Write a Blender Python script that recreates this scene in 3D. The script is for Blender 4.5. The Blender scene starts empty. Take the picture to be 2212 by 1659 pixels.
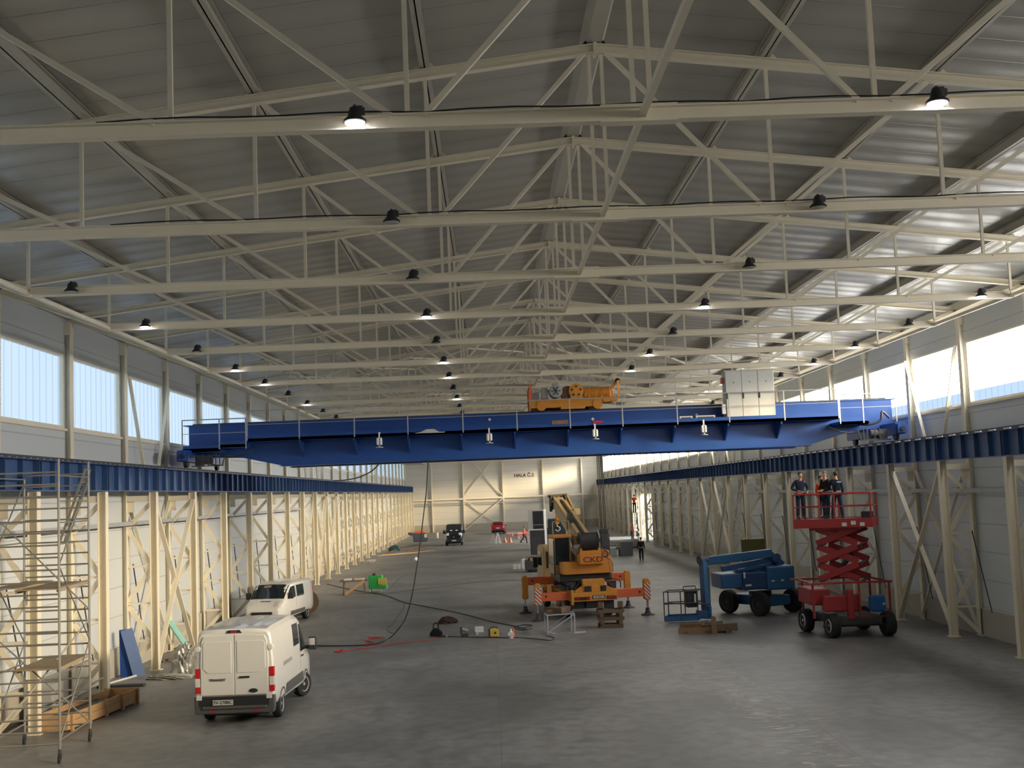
import bpy, bmesh, math, random
from mathutils import Vector, Matrix
R = math.radians
PI = math.pi
random.seed(7)
sc = bpy.context.scene
C = sc.collection

# ------------------------------------------------------------------ camera
F_PX, PITCH, ROLL, YAW = 2597.0, .0894, .0396, .0208
HC = 5.8
fwd = Vector((math.sin(YAW)*math.cos(PITCH), math.cos(YAW)*math.cos(PITCH), math.sin(PITCH)))
rgt = Vector((math.cos(YAW), -math.sin(YAW), 0))
upv = rgt.cross(fwd)
cr, sr = math.cos(ROLL), math.sin(ROLL)
cam = bpy.data.cameras.new('camera'); co = bpy.data.objects.new('camera', cam); C.objects.link(co)
ax = rgt*cr - upv*sr
ay = rgt*sr + upv*cr
m = Matrix((ax, ay, -fwd)).transposed().to_4x4()
m.translation = Vector((0, 0, HC))
co.matrix_world = m
cam.sensor_width = 36; cam.lens = F_PX/2212*36; cam.clip_end = 600; cam.clip_start = .1
sc.camera = co

def ray(x, y):
    return ax*(x-1106) + ay*(829.5-y) + fwd*F_PX
def G(x, y, z=0.0):                       # point at height z seen at photo pixel x, y
    r = ray(x, y); t = (z-HC)/r.z
    return Vector((r.x*t, r.y*t, z))
def A(x, y, Y):                           # point at distance Y down the hall
    r = ray(x, y); t = Y/r.y
    return Vector((r.x*t, Y, r.z*t+HC))

# ------------------------------------------------------------------ world, sun, exposure
sc.view_settings.view_transform = 'Standard'; sc.view_settings.look = 'None'
sc.view_settings.gamma = 1; sc.view_settings.use_curve_mapping = False
sc.view_settings.exposure = 0.3
cy = sc.cycles
cy.max_bounces = 6; cy.diffuse_bounces = 4; cy.glossy_bounces = 2; cy.transmission_bounces = 2; cy.transparent_max_bounces = 8
cy.caustics_reflective = False; cy.caustics_refractive = False; cy.sample_clamp_indirect = 5; cy.use_adaptive_sampling = True; cy.adaptive_threshold = .04
w = bpy.data.worlds.new('sky'); sc.world = w; w.use_nodes = True
nt = w.node_tree; nt.nodes.clear()
tc = nt.nodes.new('ShaderNodeTexCoord'); sep = nt.nodes.new('ShaderNodeSeparateXYZ')
rp = nt.nodes.new('ShaderNodeValToRGB'); bg = nt.nodes.new('ShaderNodeBackground'); wo = nt.nodes.new('ShaderNodeOutputWorld')
rp.color_ramp.elements[0].position = .45; rp.color_ramp.elements[0].color = (.85, .93, 1.0, 1)
rp.color_ramp.elements[1].position = .9; rp.color_ramp.elements[1].color = (.35, .55, .95, 1)
mm = nt.nodes.new('ShaderNodeMapRange'); mm.inputs[1].default_value = -1; mm.inputs[2].default_value = 1
nt.links.new(tc.outputs['Generated'], sep.inputs[0]); nt.links.new(sep.outputs[2], mm.inputs[0])
nt.links.new(mm.outputs[0], rp.inputs[0]); nt.links.new(rp.outputs[0], bg.inputs[0])
bg.inputs[1].default_value = 1.3; nt.links.new(bg.outputs[0], wo.inputs[0])
sun = bpy.data.lights.new('sun', 'SUN'); so = bpy.data.objects.new('sun', sun); C.objects.link(so)
sun.energy = 24; sun.angle = R(14); sun.color = (1.0, .79, .50)
sdir = Vector((-1.0, .55, -.235)).normalized()      # low evening sun from the right, behind the camera
so.rotation_euler = sdir.to_track_quat('-Z', 'Y').to_euler()
so.location = (30, -10, 20)
glow = bpy.data.lights.new('sun_soft_fill', 'SUN'); go = bpy.data.objects.new('sun_soft_fill', glow); C.objects.link(go)
glow.energy = 30; glow.angle = R(55); glow.color = (1.0, .93, .84)          # added broad second sun for sky glow and pane-scattered light
go.rotation_euler = Vector((-1, .25, -.38)).to_track_quat('-Z', 'Y').to_euler(); go.location = (34, -8, 24)
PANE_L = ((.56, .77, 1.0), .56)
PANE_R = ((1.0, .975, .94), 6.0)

# ------------------------------------------------------------------ materials
MATS = {}
def mat(name, col, rough=.6, metal=0., var=.08, vs=6., spec=.5, bump=0., coat=0.):
    if name in MATS: return MATS[name]
    m = bpy.data.materials.new(name); m.use_nodes = True; n = m.node_tree; b = n.nodes['Principled BSDF']
    b.inputs['Roughness'].default_value = rough; b.inputs['Metallic'].default_value = metal
    b.inputs['Specular IOR Level'].default_value = spec
    if coat: b.inputs['Coat Weight'].default_value = coat; b.inputs['Coat Roughness'].default_value = .08
    t = n.nodes.new('ShaderNodeTexCoord'); no = n.nodes.new('ShaderNodeTexNoise'); no.inputs['Scale'].default_value = vs
    no.inputs['Detail'].default_value = 5
    n.links.new(t.outputs['Object'], no.inputs['Vector'])
    mx = n.nodes.new('ShaderNodeMix'); mx.data_type = 'RGBA'
    c1 = tuple(max(0, c*(1-var)) for c in col)+(1,); c2 = tuple(min(1, c*(1+var)) for c in col)+(1,)
    mx.inputs[6].default_value = c1; mx.inputs[7].default_value = c2
    n.links.new(no.outputs[0], mx.inputs[0]); n.links.new(mx.outputs[2], b.inputs['Base Color'])
    if bump:
        bp = n.nodes.new('ShaderNodeBump'); bp.inputs['Strength'].default_value = bump; bp.inputs['Distance'].default_value = .02
        n.links.new(no.outputs[0], bp.inputs['Height']); n.links.new(bp.outputs[0], b.inputs['Normal'])
    MATS[name] = m
    return m
def emat(name, col, s):
    m = bpy.data.materials.new(name); m.use_nodes = True; n = m.node_tree
    b = n.nodes['Principled BSDF']; b.inputs['Base Color'].default_value = (*col, 1)
    b.inputs['Emission Color'].default_value = (*col, 1); b.inputs['Emission Strength'].default_value = s
    MATS[name] = m; return m
def pane_mat(name, col, s, tr):
    m = bpy.data.materials.new(name); m.use_nodes = True; n = m.node_tree; n.nodes.clear()
    o = n.nodes.new('ShaderNodeOutputMaterial'); mx = n.nodes.new('ShaderNodeMixShader'); e = n.nodes.new('ShaderNodeEmission')
    t = n.nodes.new('ShaderNodeBsdfTransparent'); tcn = n.nodes.new('ShaderNodeTexCoord'); wv = n.nodes.new('ShaderNodeTexNoise')
    wv.inputs['Scale'].default_value = .5; r = n.nodes.new('ShaderNodeMix'); r.data_type = 'RGBA'
    r.inputs[6].default_value = tuple(c*.9 for c in col)+(1,); r.inputs[7].default_value = (*col, 1)
    n.links.new(tcn.outputs['Object'], wv.inputs[0]); n.links.new(wv.outputs[0], r.inputs[0]); n.links.new(r.outputs[2], e.inputs[0])
    e.inputs[1].default_value = s/(1-tr); mx.inputs[0].default_value = tr
    n.links.new(e.outputs[0], mx.inputs[1]); n.links.new(t.outputs[0], mx.inputs[2]); n.links.new(mx.outputs[0], o.inputs[0])
    return m
CREAM = mat('cream_paint', (.86, .79, .63), .45, var=.06, vs=3)
PURL = mat('purlin_cream_shaded', (.50, .47, .40), .5, var=.06, vs=3)  # cream greyed and darkened, shade under the deck put into the colour
BLUE = mat('crane_blue', (.015, .072, .30), .38, var=.12, vs=1.5)
GIRD = mat('girder_blue', (.045, .095, .23), .42, var=.12, vs=1.5)
LIFTB = mat('lift_blue', (.02, .105, .24), .45, var=.15)
WHITEP = mat('white_paint', (.80, .80, .77), .22, var=.02, vs=2, coat=.5)
RED = mat('lift_red', (.36, .03, .03), .5, var=.15)
YEL = mat('crane_yellow', (.74, .31, .04), .5, var=.14)
ORG = mat('orange_red', (.78, .16, .05), .5, var=.18)
BOOM = mat('boom_ochre', (.52, .37, .17), .55, var=.15)
BLK = mat('black_plastic', (.022, .023, .025), .55)
RUB = mat('rubber', (.025, .025, .026), .85, bump=.3, vs=25)
GLS = mat('dark_glass', (.02, .028, .032), .08, spec=.8)
ALU = mat('aluminium', (.37, .36, .32), .45, .6, vs=20)
GALV = mat('galvanised', (.48, .50, .52), .5, .35)
DARK = mat('dark_steel', (.06, .06, .065), .6)
RUST = mat('rusty_steel', (.22, .13, .08), .8, var=.3)
WOOD = mat('raw_timber', (.50, .32, .16), .75, var=.2, vs=10)
WOODD = mat('old_timber', (.17, .115, .075), .85, var=.3, vs=10)
PLY = mat('plywood', (.34, .27, .18), .8, var=.2)
CHR = mat('chrome', (.75, .75, .76), .18, 1.)
GREY = mat('grey_paint', (.42, .43, .43), .5)
LGREY = mat('light_grey_paint', (.62, .62, .58), .45)
REDL = mat('red_lens', (.6, .01, .012), .2, coat=.6)
CLRL = mat('clear_lens', (.75, .74, .70), .12, coat=.6)
NAVY = mat('navy_cloth', (.012, .018, .04), .85, var=.25)
NAVY2 = mat('navy_trousers', (.014, .022, .05), .85, var=.25)
BLKC = mat('black_cloth', (.008, .008, .010), .9)
HIVIS = mat('orange_vest', (.80, .10, .03), .8)
SKIN = mat('skin', (.62, .33, .22), .55, var=.06)
HAIR = mat('dark_hair', (.05, .035, .025), .8)
HAIR2 = mat('grey_hair', (.16, .13, .10), .8)
PLATE = mat('plate_white', (.72, .72, .70), .4)
CAR = mat('car_red', (.50, .02, .03), .25, coat=.6)
DVAN = mat('van_dark', (.012, .016, .022), .22, coat=.6)
WPL = mat('white_plastic', (.78, .78, .76), .5)
GREEN = mat('machine_green', (.03, .42, .10), .5)
OLIVE = mat('olive_board', (.13, .11, .035), .8)
MINT = mat('mint_foam', (.30, .62, .55), .7)
FOIL = mat('crumpled_foil', (.50, .49, .46), .38, .45, bump=1., vs=14)
REFL = mat('reflective_tape', (.75, .77, .8), .3)
CONC = mat('concrete_dado', (.46, .43, .37), .85, var=.12, vs=2, bump=.3)

def wall_mat(name, col, axis, period, rough=.5, bands=.5, spec=.4):
    m = bpy.data.materials.new(name); m.use_nodes = True; n = m.node_tree; b = n.nodes['Principled BSDF']
    b.inputs['Roughness'].default_value = rough; b.inputs['Specular IOR Level'].default_value = spec
    t = n.nodes.new('ShaderNodeTexCoord'); s = n.nodes.new('ShaderNodeSeparateXYZ'); n.links.new(t.outputs['Object'], s.inputs[0])
    d = n.nodes.new('ShaderNodeMath'); d.operation = 'DIVIDE'; d.inputs[1].default_value = period; n.links.new(s.outputs[axis], d.inputs[0])
    fr = n.nodes.new('ShaderNodeMath'); fr.operation = 'FRACT'; n.links.new(d.outputs[0], fr.inputs[0])
    ra = n.nodes.new('ShaderNodeValToRGB'); e = ra.color_ramp.elements
    e[0].position = 0; e[0].color = (.25, .25, .25, 1); e[1].position = .025; e[1].color = (1, 1, 1, 1)
    k = ra.color_ramp.elements.new(.975); k.color = (1, 1, 1, 1); k = ra.color_ramp.elements.new(1.); k.color = (.25, .25, .25, 1)
    n.links.new(fr.outputs[0], ra.inputs[0])
    no = n.nodes.new('ShaderNodeTexNoise'); no.inputs['Scale'].default_value = .35; no.inputs['Detail'].default_value = 4
    n.links.new(t.outputs['Object'], no.inputs[0])
    mx = n.nodes.new('ShaderNodeMix'); mx.data_type = 'RGBA'
    mx.inputs[6].default_value = tuple(c*.93 for c in col)+(1,); mx.inputs[7].default_value = (*col, 1)
    n.links.new(no.outputs[0], mx.inputs[0])
    ml = n.nodes.new('ShaderNodeMix'); ml.data_type = 'RGBA'; ml.blend_type = 'MULTIPLY'; ml.inputs[0].default_value = .45
    n.links.new(mx.outputs[2], ml.inputs[6]); n.links.new(ra.outputs[0], ml.inputs[7]); n.links.new(ml.outputs[2], b.inputs['Base Color'])
    w2 = n.nodes.new('ShaderNodeMath'); w2.operation = 'SINE'; w3 = n.nodes.new('ShaderNodeMath'); w3.operation = 'MULTIPLY'; w3.inputs[1].default_value = 2*PI/period
    n.links.new(s.outputs[axis], w3.inputs[0]); n.links.new(w3.outputs[0], w2.inputs[0])
    ad = n.nodes.new('ShaderNodeMath'); ad.operation = 'MULTIPLY_ADD'; ad.inputs[1].default_value = bands; n.links.new(w2.outputs[0], ad.inputs[0]); n.links.new(ra.outputs[0], ad.inputs[2])
    bp = n.nodes.new('ShaderNodeBump'); bp.inputs['Strength'].default_value = .35; bp.inputs['Distance'].default_value = .03
    n.links.new(ad.outputs[0], bp.inputs['Height']); n.links.new(bp.outputs[0], b.inputs['Normal'])
    return m
WALLM = wall_mat('sandwich_wall', (.64, .68, .70), 2, 1.0, .42, .1)
ROOFM = wall_mat('roof_deck', (.43, .425, .385), 1, .945, .30, .75, .34)
GABM = wall_mat('gable_wall', (.74, .71, .63), 2, 1.0, .5, .1)

def floor_mat():
    m = bpy.data.materials.new('concrete_floor'); m.use_nodes = True; n = m.node_tree; b = n.nodes['Principled BSDF']
    t = n.nodes.new('ShaderNodeTexCoord')
    def noise(s, d=6, dist=0, scl=(1, 1, 1)):
        mp = n.nodes.new('ShaderNodeMapping'); mp.inputs['Scale'].default_value = scl
        n.links.new(t.outputs['Object'], mp.inputs[0])
        o = n.nodes.new('ShaderNodeTexNoise'); o.inputs['Scale'].default_value = s; o.inputs['Detail'].default_value = d
        o.inputs['Distortion'].default_value = dist; n.links.new(mp.outputs[0], o.inputs[0]); return o
    a = noise(.16, 9, .8); r1 = n.nodes.new('ShaderNodeValToRGB'); e = r1.color_ramp.elements
    e[0].position = .3; e[0].color = (.155, .153, .148, 1); e[1].position = .68; e[1].color = (.30, .298, .29, 1)
    n.links.new(a.outputs[0], r1.inputs[0])
    f = noise(2.2, 8); r2 = n.nodes.new('ShaderNodeValToRGB'); e = r2.color_ramp.elements
    e[0].position = .34; e[0].color = (.70, .70, .70, 1); e[1].position = .58; e[1].color = (1.06, 1.06, 1.06, 1)
    n.links.new(f.outputs[0], r2.inputs[0])
    m1 = n.nodes.new('ShaderNodeMix'); m1.data_type = 'RGBA'; m1.blend_type = 'MULTIPLY'; m1.inputs[0].default_value = 1
    n.links.new(r1.outputs[0], m1.inputs[6]); n.links.new(r2.outputs[0], m1.inputs[7])
    # oil spots
    g = noise(.55, 3, .6, (1, .45, 1)); r3 = n.nodes.new('ShaderNodeValToRGB'); e = r3.color_ramp.elements
    e[0].position = .58; e[0].color = (0, 0, 0, 1); e[1].position = .72; e[1].color = (1, 1, 1, 1)
    n.links.new(g.outputs[0], r3.inputs[0])
    m2 = n.nodes.new('ShaderNodeMix'); m2.data_type = 'RGBA'; m2.inputs[7].default_value = (.14, .135, .125, 1)
    ml = n.nodes.new('ShaderNodeMath'); ml.operation = 'MULTIPLY'; ml.inputs[1].default_value = .7
    n.links.new(r3.outputs[0], ml.inputs[0]); n.links.new(ml.outputs[0], m2.inputs[0]); n.links.new(m1.outputs[2], m2.inputs[6])
    # sunlight streaks painted as pale floor colour along the hall right of the middle
    s = n.nodes.new('ShaderNodeSeparateXYZ'); n.links.new(t.outputs['Object'], s.inputs[0])
    lin = n.nodes.new('ShaderNodeMath'); lin.operation = 'MULTIPLY_ADD'; lin.inputs[1].default_value = -.02; lin.inputs[2].default_value = 0
    n.links.new(s.outputs[1], lin.inputs[0])
    xx = n.nodes.new('ShaderNodeMath'); xx.operation = 'SUBTRACT'; n.links.new(s.outputs[0], xx.inputs[0]); n.links.new(lin.outputs[0], xx.inputs[1])
    x2 = n.nodes.new('ShaderNodeMath'); x2.operation = 'SUBTRACT'; x2.inputs[1].default_value = 7.3; n.links.new(xx.outputs[0], x2.inputs[0])
    ab = n.nodes.new('ShaderNodeMath'); ab.operation = 'ABSOLUTE'; n.links.new(x2.outputs[0], ab.inputs[0])
    mr = n.nodes.new('ShaderNodeMapRange'); mr.inputs[1].default_value = .2; mr.inputs[2].default_value = 1.7; mr.inputs[3].default_value = .15; mr.inputs[4].default_value = 0
    n.links.new(ab.outputs[0], mr.inputs[0])
    my = n.nodes.new('ShaderNodeMapRange'); my.inputs[1].default_value = 38; my.inputs[2].default_value = 50; my.inputs[3].default_value = 1; my.inputs[4].default_value = 0
    n.links.new(s.outputs[1], my.inputs[0])
    q = n.nodes.new('ShaderNodeMath'); q.operation = 'MULTIPLY'; n.links.new(mr.outputs[0], q.inputs[0]); n.links.new(my.outputs[0], q.inputs[1])
    st = noise(3.2, 9, .5, (.7, 1.8, 1)); ad = n.nodes.new('ShaderNodeMath'); ad.operation = 'ADD'; n.links.new(st.outputs[0], ad.inputs[0]); n.links.new(q.outputs[0], ad.inputs[1])
    r4 = n.nodes.new('ShaderNodeValToRGB'); e = r4.color_ramp.elements
    e[0].position = .69; e[0].color = (0, 0, 0, 1); e[1].position = .80; e[1].color = (1, 1, 1, 1); n.links.new(ad.outputs[0], r4.inputs[0])
    m3 = n.nodes.new('ShaderNodeMix'); m3.data_type = 'RGBA'; m3.inputs[7].default_value = (.40, .38, .34, 1)
    n.links.new(r4.outputs[0], m3.inputs[0]); n.links.new(m2.outputs[2], m3.inputs[6])
    # saw-cut joints every 6 m
    def joint(ax_, per):
        d = n.nodes.new('ShaderNodeMath'); d.operation = 'DIVIDE'; d.inputs[1].default_value = per; n.links.new(s.outputs[ax_], d.inputs[0])
        fr = n.nodes.new('ShaderNodeMath'); fr.operation = 'FRACT'; n.links.new(d.outputs[0], fr.inputs[0])
        lt = n.nodes.new('ShaderNodeMath'); lt.operation = 'LESS_THAN'; lt.inputs[1].default_value = .02/per; n.links.new(fr.outputs[0], lt.inputs[0]); return lt
    j1, j2 = joint(0, 7.5), joint(1, 11.34)
    mx = n.nodes.new('ShaderNodeMath'); mx.operation = 'MAXIMUM'; n.links.new(j1.outputs[0], mx.inputs[0]); n.links.new(j2.outputs[0], mx.inputs[1])
    hf = n.nodes.new('ShaderNodeMath'); hf.operation = 'MULTIPLY'; hf.inputs[1].default_value = .5; n.links.new(mx.outputs[0], hf.inputs[0])
    m4 = n.nodes.new('ShaderNodeMix'); m4.data_type = 'RGBA'; m4.inputs[7].default_value = (.09, .088, .08, 1)
    n.links.new(hf.outputs[0], m4.inputs[0]); n.links.new(m3.outputs[2], m4.inputs[6]); n.links.new(m4.outputs[2], b.inputs['Base Color'])
    rr = n.nodes.new('ShaderNodeMapRange'); rr.inputs[3].default_value = .36; rr.inputs[4].default_value = .62; b.inputs['Specular IOR Level'].default_value = .5; n.links.new(f.outputs[0], rr.inputs[0])
    n.links.new(rr.outputs[0], b.inputs['Roughness'])
    bp = n.nodes.new('ShaderNodeBump'); bp.inputs['Strength'].default_value = .15; bp.inputs['Distance'].default_value = .02
    n.links.new(f.outputs[0], bp.inputs['Height']); n.links.new(bp.outputs[0], b.inputs['Normal'])
    return m
FLOORM = floor_mat()
def stripe_mat():
    m = bpy.data.materials.new('hazard_stripes'); m.use_nodes = True; n = m.node_tree; b = n.nodes['Principled BSDF']; b.inputs['Roughness'].default_value = .5
    t = n.nodes.new('ShaderNodeTexCoord'); s = n.nodes.new('ShaderNodeSeparateXYZ'); n.links.new(t.outputs['Object'], s.inputs[0])
    a = n.nodes.new('ShaderNodeMath'); a.operation = 'ADD'; n.links.new(s.outputs[0], a.inputs[0]); n.links.new(s.outputs[2], a.inputs[1])
    d = n.nodes.new('ShaderNodeMath'); d.operation = 'DIVIDE'; d.inputs[1].default_value = .17; n.links.new(a.outputs[0], d.inputs[0])
    f = n.nodes.new('ShaderNodeMath'); f.operation = 'FRACT'; n.links.new(d.outputs[0], f.inputs[0])
    g = n.nodes.new('ShaderNodeMath'); g.operation = 'GREATER_THAN'; g.inputs[1].default_value = .5; n.links.new(f.outputs[0], g.inputs[0])
    mx = n.nodes.new('ShaderNodeMix'); mx.data_type = 'RGBA'; mx.inputs[6].default_value = (.75, .72, .68, 1); mx.inputs[7].default_value = (.6, .09, .04, 1)
    n.links.new(g.outputs[0], mx.inputs[0]); n.links.new(mx.outputs[2], b.inputs['Base Color']); return m
STRIPE = stripe_mat()
LAMPON = emat('lamp_lit', (.93, .92, 1.0), 45.)
LAMPOFF = mat('lamp_unlit', (.45, .43, .42), .3)

# ------------------------------------------------------------------ mesh helpers
def B(): return bmesh.new()
def obj(name, bm, m, parent=None, smooth=None, bev=0., loc=None, rot=None, seg=2):
    me = bpy.data.meshes.new(name); bmesh.ops.recalc_face_normals(bm, faces=bm.faces[:]); bm.to_mesh(me); bm.free()
    ms = m if isinstance(m, (list, tuple)) else [m]
    for k in ms: me.materials.append(k)
    o = bpy.data.objects.new(name, me); C.objects.link(o)
    if smooth:
        for p in me.polygons: p.use_smooth = True
        me.set_sharp_from_angle(angle=R(smooth))
    if bev:
        b = o.modifiers.new('bevel', 'BEVEL'); b.width = bev; b.segments = seg; b.limit_method = 'ANGLE'; b.angle_limit = R(40)
    if parent: o.parent = parent
    if loc is not None: o.location = loc
    if rot is not None: o.rotation_euler = rot
    return o
def thing(name, label, cat, loc=(0, 0, 0), rz=0., group=None):
    o = bpy.data.objects.new(name, None); C.objects.link(o); o.location = loc; o.rotation_euler = (0, 0, rz)
    o.empty_display_size = .3
    o['label'] = label; o['category'] = cat
    if group: o['group'] = group
    return o
def tag(o, label, cat, group=None, kind=None):
    o['label'] = label; o['category'] = cat
    if group: o['group'] = group
    if kind: o['kind'] = kind
    return o
def struct(o): o['kind'] = 'structure'; return o
def dup(root, loc=None, rz=None, label=None, group=None):
    def cp(o, par):
        c = o.copy(); C.objects.link(c); c.parent = par
        for ch in KIDS.get(o.name, []): cp(ch, c)
        return c
    c = cp(root, None)
    if loc is not None: c.location = loc
    if rz is not None: c.rotation_euler = (0, 0, rz)
    if label: c['label'] = label
    if group: c['group'] = group
    return c
KIDS = {}
def freeze(root):
    for ch in root.children:
        KIDS.setdefault(root.name, []).append(ch); freeze(ch)
def box(bm, c, s, rot=None, mi=0):
    M = Matrix.Translation(c) @ ((rot.to_matrix().to_4x4() if rot is not None and hasattr(rot, 'to_matrix') else (rot or Matrix.Identity(4)))) @ Matrix.Diagonal((s[0], s[1], s[2], 1))
    r = bmesh.ops.create_cube(bm, size=1, matrix=M)
    if mi:
        for f in {f for v in r['verts'] for f in v.link_faces}: f.material_index = mi
def bx(bm, x0, x1, y0, y1, z0, z1, mi=0):
    box(bm, ((x0+x1)/2, (y0+y1)/2, (z0+z1)/2), (abs(x1-x0), abs(y1-y0), abs(z1-z0)), mi=mi)
def frame_of(p0, p1, up=Vector((0, 0, 1))):
    d = (Vector(p1)-Vector(p0)); L = d.length; d = d/L
    up = Vector(up)
    if abs(d.dot(up)) > .98: up = Vector((0, 1, 0)) if abs(d.y) < .9 else Vector((1, 0, 0))
    s = d.cross(up).normalized(); u = s.cross(d)
    return d, s, u, L
def bar(bm, p0, p1, w_, h_, up=(0, 0, 1), mi=0):
    d, s, u, L = frame_of(p0, p1, up)
    M = Matrix((s*w_, d*L, u*h_)).transposed().to_4x4(); M.translation = (Vector(p0)+Vector(p1))/2
    r = bmesh.ops.create_cube(bm, size=1, matrix=M)
    if mi:
        for f in {f for v in r['verts'] for f in v.link_faces}: f.material_index = mi
def ibeam(bm, p0, p1, w_, h_, up=(0, 0, 1), tf=.02, tw=.014):
    d, s, u, L = frame_of(p0, p1, up); p0 = Vector(p0); p1 = Vector(p1)
    bar(bm, p0, p1, tw, h_-2*tf, up)
    for k in (-1, 1):
        o = u*k*(h_/2-tf/2); bar(bm, p0+o, p1+o, w_, tf, up)
def cyl(bm, p0, p1, r0, r1=None, n=12, cap=True, mi=0):
    if r1 is None: r1 = r0
    d, s, u, L = frame_of(p0, p1); p0 = Vector(p0); p1 = Vector(p1)
    a = [bm.verts.new(p0+(s*math.cos(2*PI*i/n)+u*math.sin(2*PI*i/n))*r0) for i in range(n)]
    b = [bm.verts.new(p1+(s*math.cos(2*PI*i/n)+u*math.sin(2*PI*i/n))*r1) for i in range(n)]
    fs = [bm.faces.new((a[i], a[(i+1) % n], b[(i+1) % n], b[i])) for i in range(n)]
    if cap: fs += [bm.faces.new(a[::-1]), bm.faces.new(b)]
    for f in fs: f.material_index = mi
def tube(bm, pts, r, n=8):
    pts = [Vector(p) for p in pts]; rings = []
    pu = Vector((0, 0, 1))
    for i, p in enumerate(pts):
        d = (pts[min(i+1, len(pts)-1)]-pts[max(i-1, 0)]).normalized()
        if abs(d.dot(pu)) > .95: pu = Vector((0, 1, 0)) if abs(d.y) < .8 else Vector((1, 0, 0))
        s = d.cross(pu).normalized(); u = s.cross(d); pu = u
        rings.append([bm.verts.new(p+(s*math.cos(2*PI*k/n)+u*math.sin(2*PI*k/n))*r) for k in range(n)])
    for a, b in zip(rings, rings[1:]):
        for k in range(n): bm.faces.new((a[k], a[(k+1) % n], b[(k+1) % n], b[k]))
    bm.faces.new(rings[0][::-1]); bm.faces.new(rings[-1])
def smoothpath(P, k=6):
    P = [Vector(p) for p in P]; out = []
    for i in range(len(P)-1):
        p0 = P[max(i-1, 0)]; p1 = P[i]; p2 = P[i+1]; p3 = P[min(i+2, len(P)-1)]
        for j in range(k):
            t = j/k
            out.append(.5*((2*p1)+(p2-p0)*t+(2*p0-5*p1+4*p2-p3)*t*t+(3*p1-p0-3*p2+p3)*t**3))
    out.append(P[-1]); return out
def prism(bm, poly, axis, a0, a1, mi=0):
    # poly of 2-D points in the plane across axis ('x': (y,z), 'y': (x,z), 'z': (x,y))
    def P(q, a):
        return {'x': (a, q[0], q[1]), 'y': (q[0], a, q[1]), 'z': (q[0], q[1], a)}[axis]
    A_ = [bm.verts.new(P(q, a0)) for q in poly]; B_ = [bm.verts.new(P(q, a1)) for q in poly]
    n = len(poly); fs = [bm.faces.new(A_), bm.faces.new(B_[::-1])]
    fs += [bm.faces.new((A_[i], B_[i], B_[(i+1) % n], A_[(i+1) % n])) for i in range(n)]
    for f in fs: f.material_index = mi
def lathe(bm, prof, c, axis='z', n=24, mi=0):
    c = Vector(c); rings = []
    for r, h in prof:
        ring = []
        for k in range(n):
            a = 2*PI*k/n; q = (math.cos(a)*r, math.sin(a)*r)
            v = {'z': (q[0], q[1], h), 'x': (h, q[0], q[1]), 'y': (q[0], h, q[1])}[axis]
            ring.append(bm.verts.new(c+Vector(v)))
        rings.append(ring)
    fs = []
    for a, b in zip(rings, rings[1:]):
        for k in range(n): fs.append(bm.faces.new((a[k], a[(k+1) % n], b[(k+1) % n], b[k])))
    fs.append(bm.faces.new(rings[0])); fs.append(bm.faces.new(rings[-1]))
    for f in fs: f.material_index = mi
def text(name, s, size, m, parent, loc, rot, ext=.004, ax_='CENTER', sx=1.):
    cu = bpy.data.curves.new(name, 'FONT'); cu.body = s; cu.size = size; cu.extrude = ext; cu.offset = size*.02; cu.align_x = ax_; cu.align_y = 'CENTER'
    cu.materials.append(m); tmp = bpy.data.objects.new(name, cu); C.objects.link(tmp)
    dg = bpy.context.evaluated_depsgraph_get(); me = bpy.data.meshes.new_from_object(tmp.evaluated_get(dg))
    bpy.data.objects.remove(tmp); me.materials.clear(); me.materials.append(m)
    o = bpy.data.objects.new(name, me); C.objects.link(o); o.parent = parent; o.location = loc; o.rotation_euler = rot; o.scale = (sx, 1, 1); return o
ORD = ['zeroth', 'first', 'second', 'third', 'fourth', 'fifth', 'sixth', 'seventh', 'eighth', 'ninth', 'tenth', 'eleventh', 'twelfth', 'thirteenth', 'fourteenth',
       'fifteenth', 'sixteenth', 'seventeenth', 'eighteenth', 'nineteenth', 'twentieth', 'twenty-first', 'twenty-second', 'twenty-third', 'twenty-fourth', 'twenty-fifth',
       'twenty-sixth', 'twenty-seventh', 'twenty-eighth', 'twenty-ninth', 'thirtieth', 'thirty-first', 'thirty-second', 'thirty-third']

# ------------------------------------------------------------------ the hall
DB, Y0 = 5.672, 37.91
def YB(i): return Y0+i*DB
IMIN, IMAX = -7, 26
XC, XPL, XPR = 2.15, -13.05, 17.35          # centre line, faces of the wall posts
WL, WR = -13.24, 17.54                         # inner wall faces
FL, FR = -12.12, 16.43                       # crane runway lines
YA_, YE = YB(IMIN)-.6, 187.45
ZC = 10.62                                   # bottom chord
def ztop(x): return 13.64-.12*abs(x-XC)
ZW0, ZW1 = 8.33, 10.63
ZEAVE = ztop(WL)+.30

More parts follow.
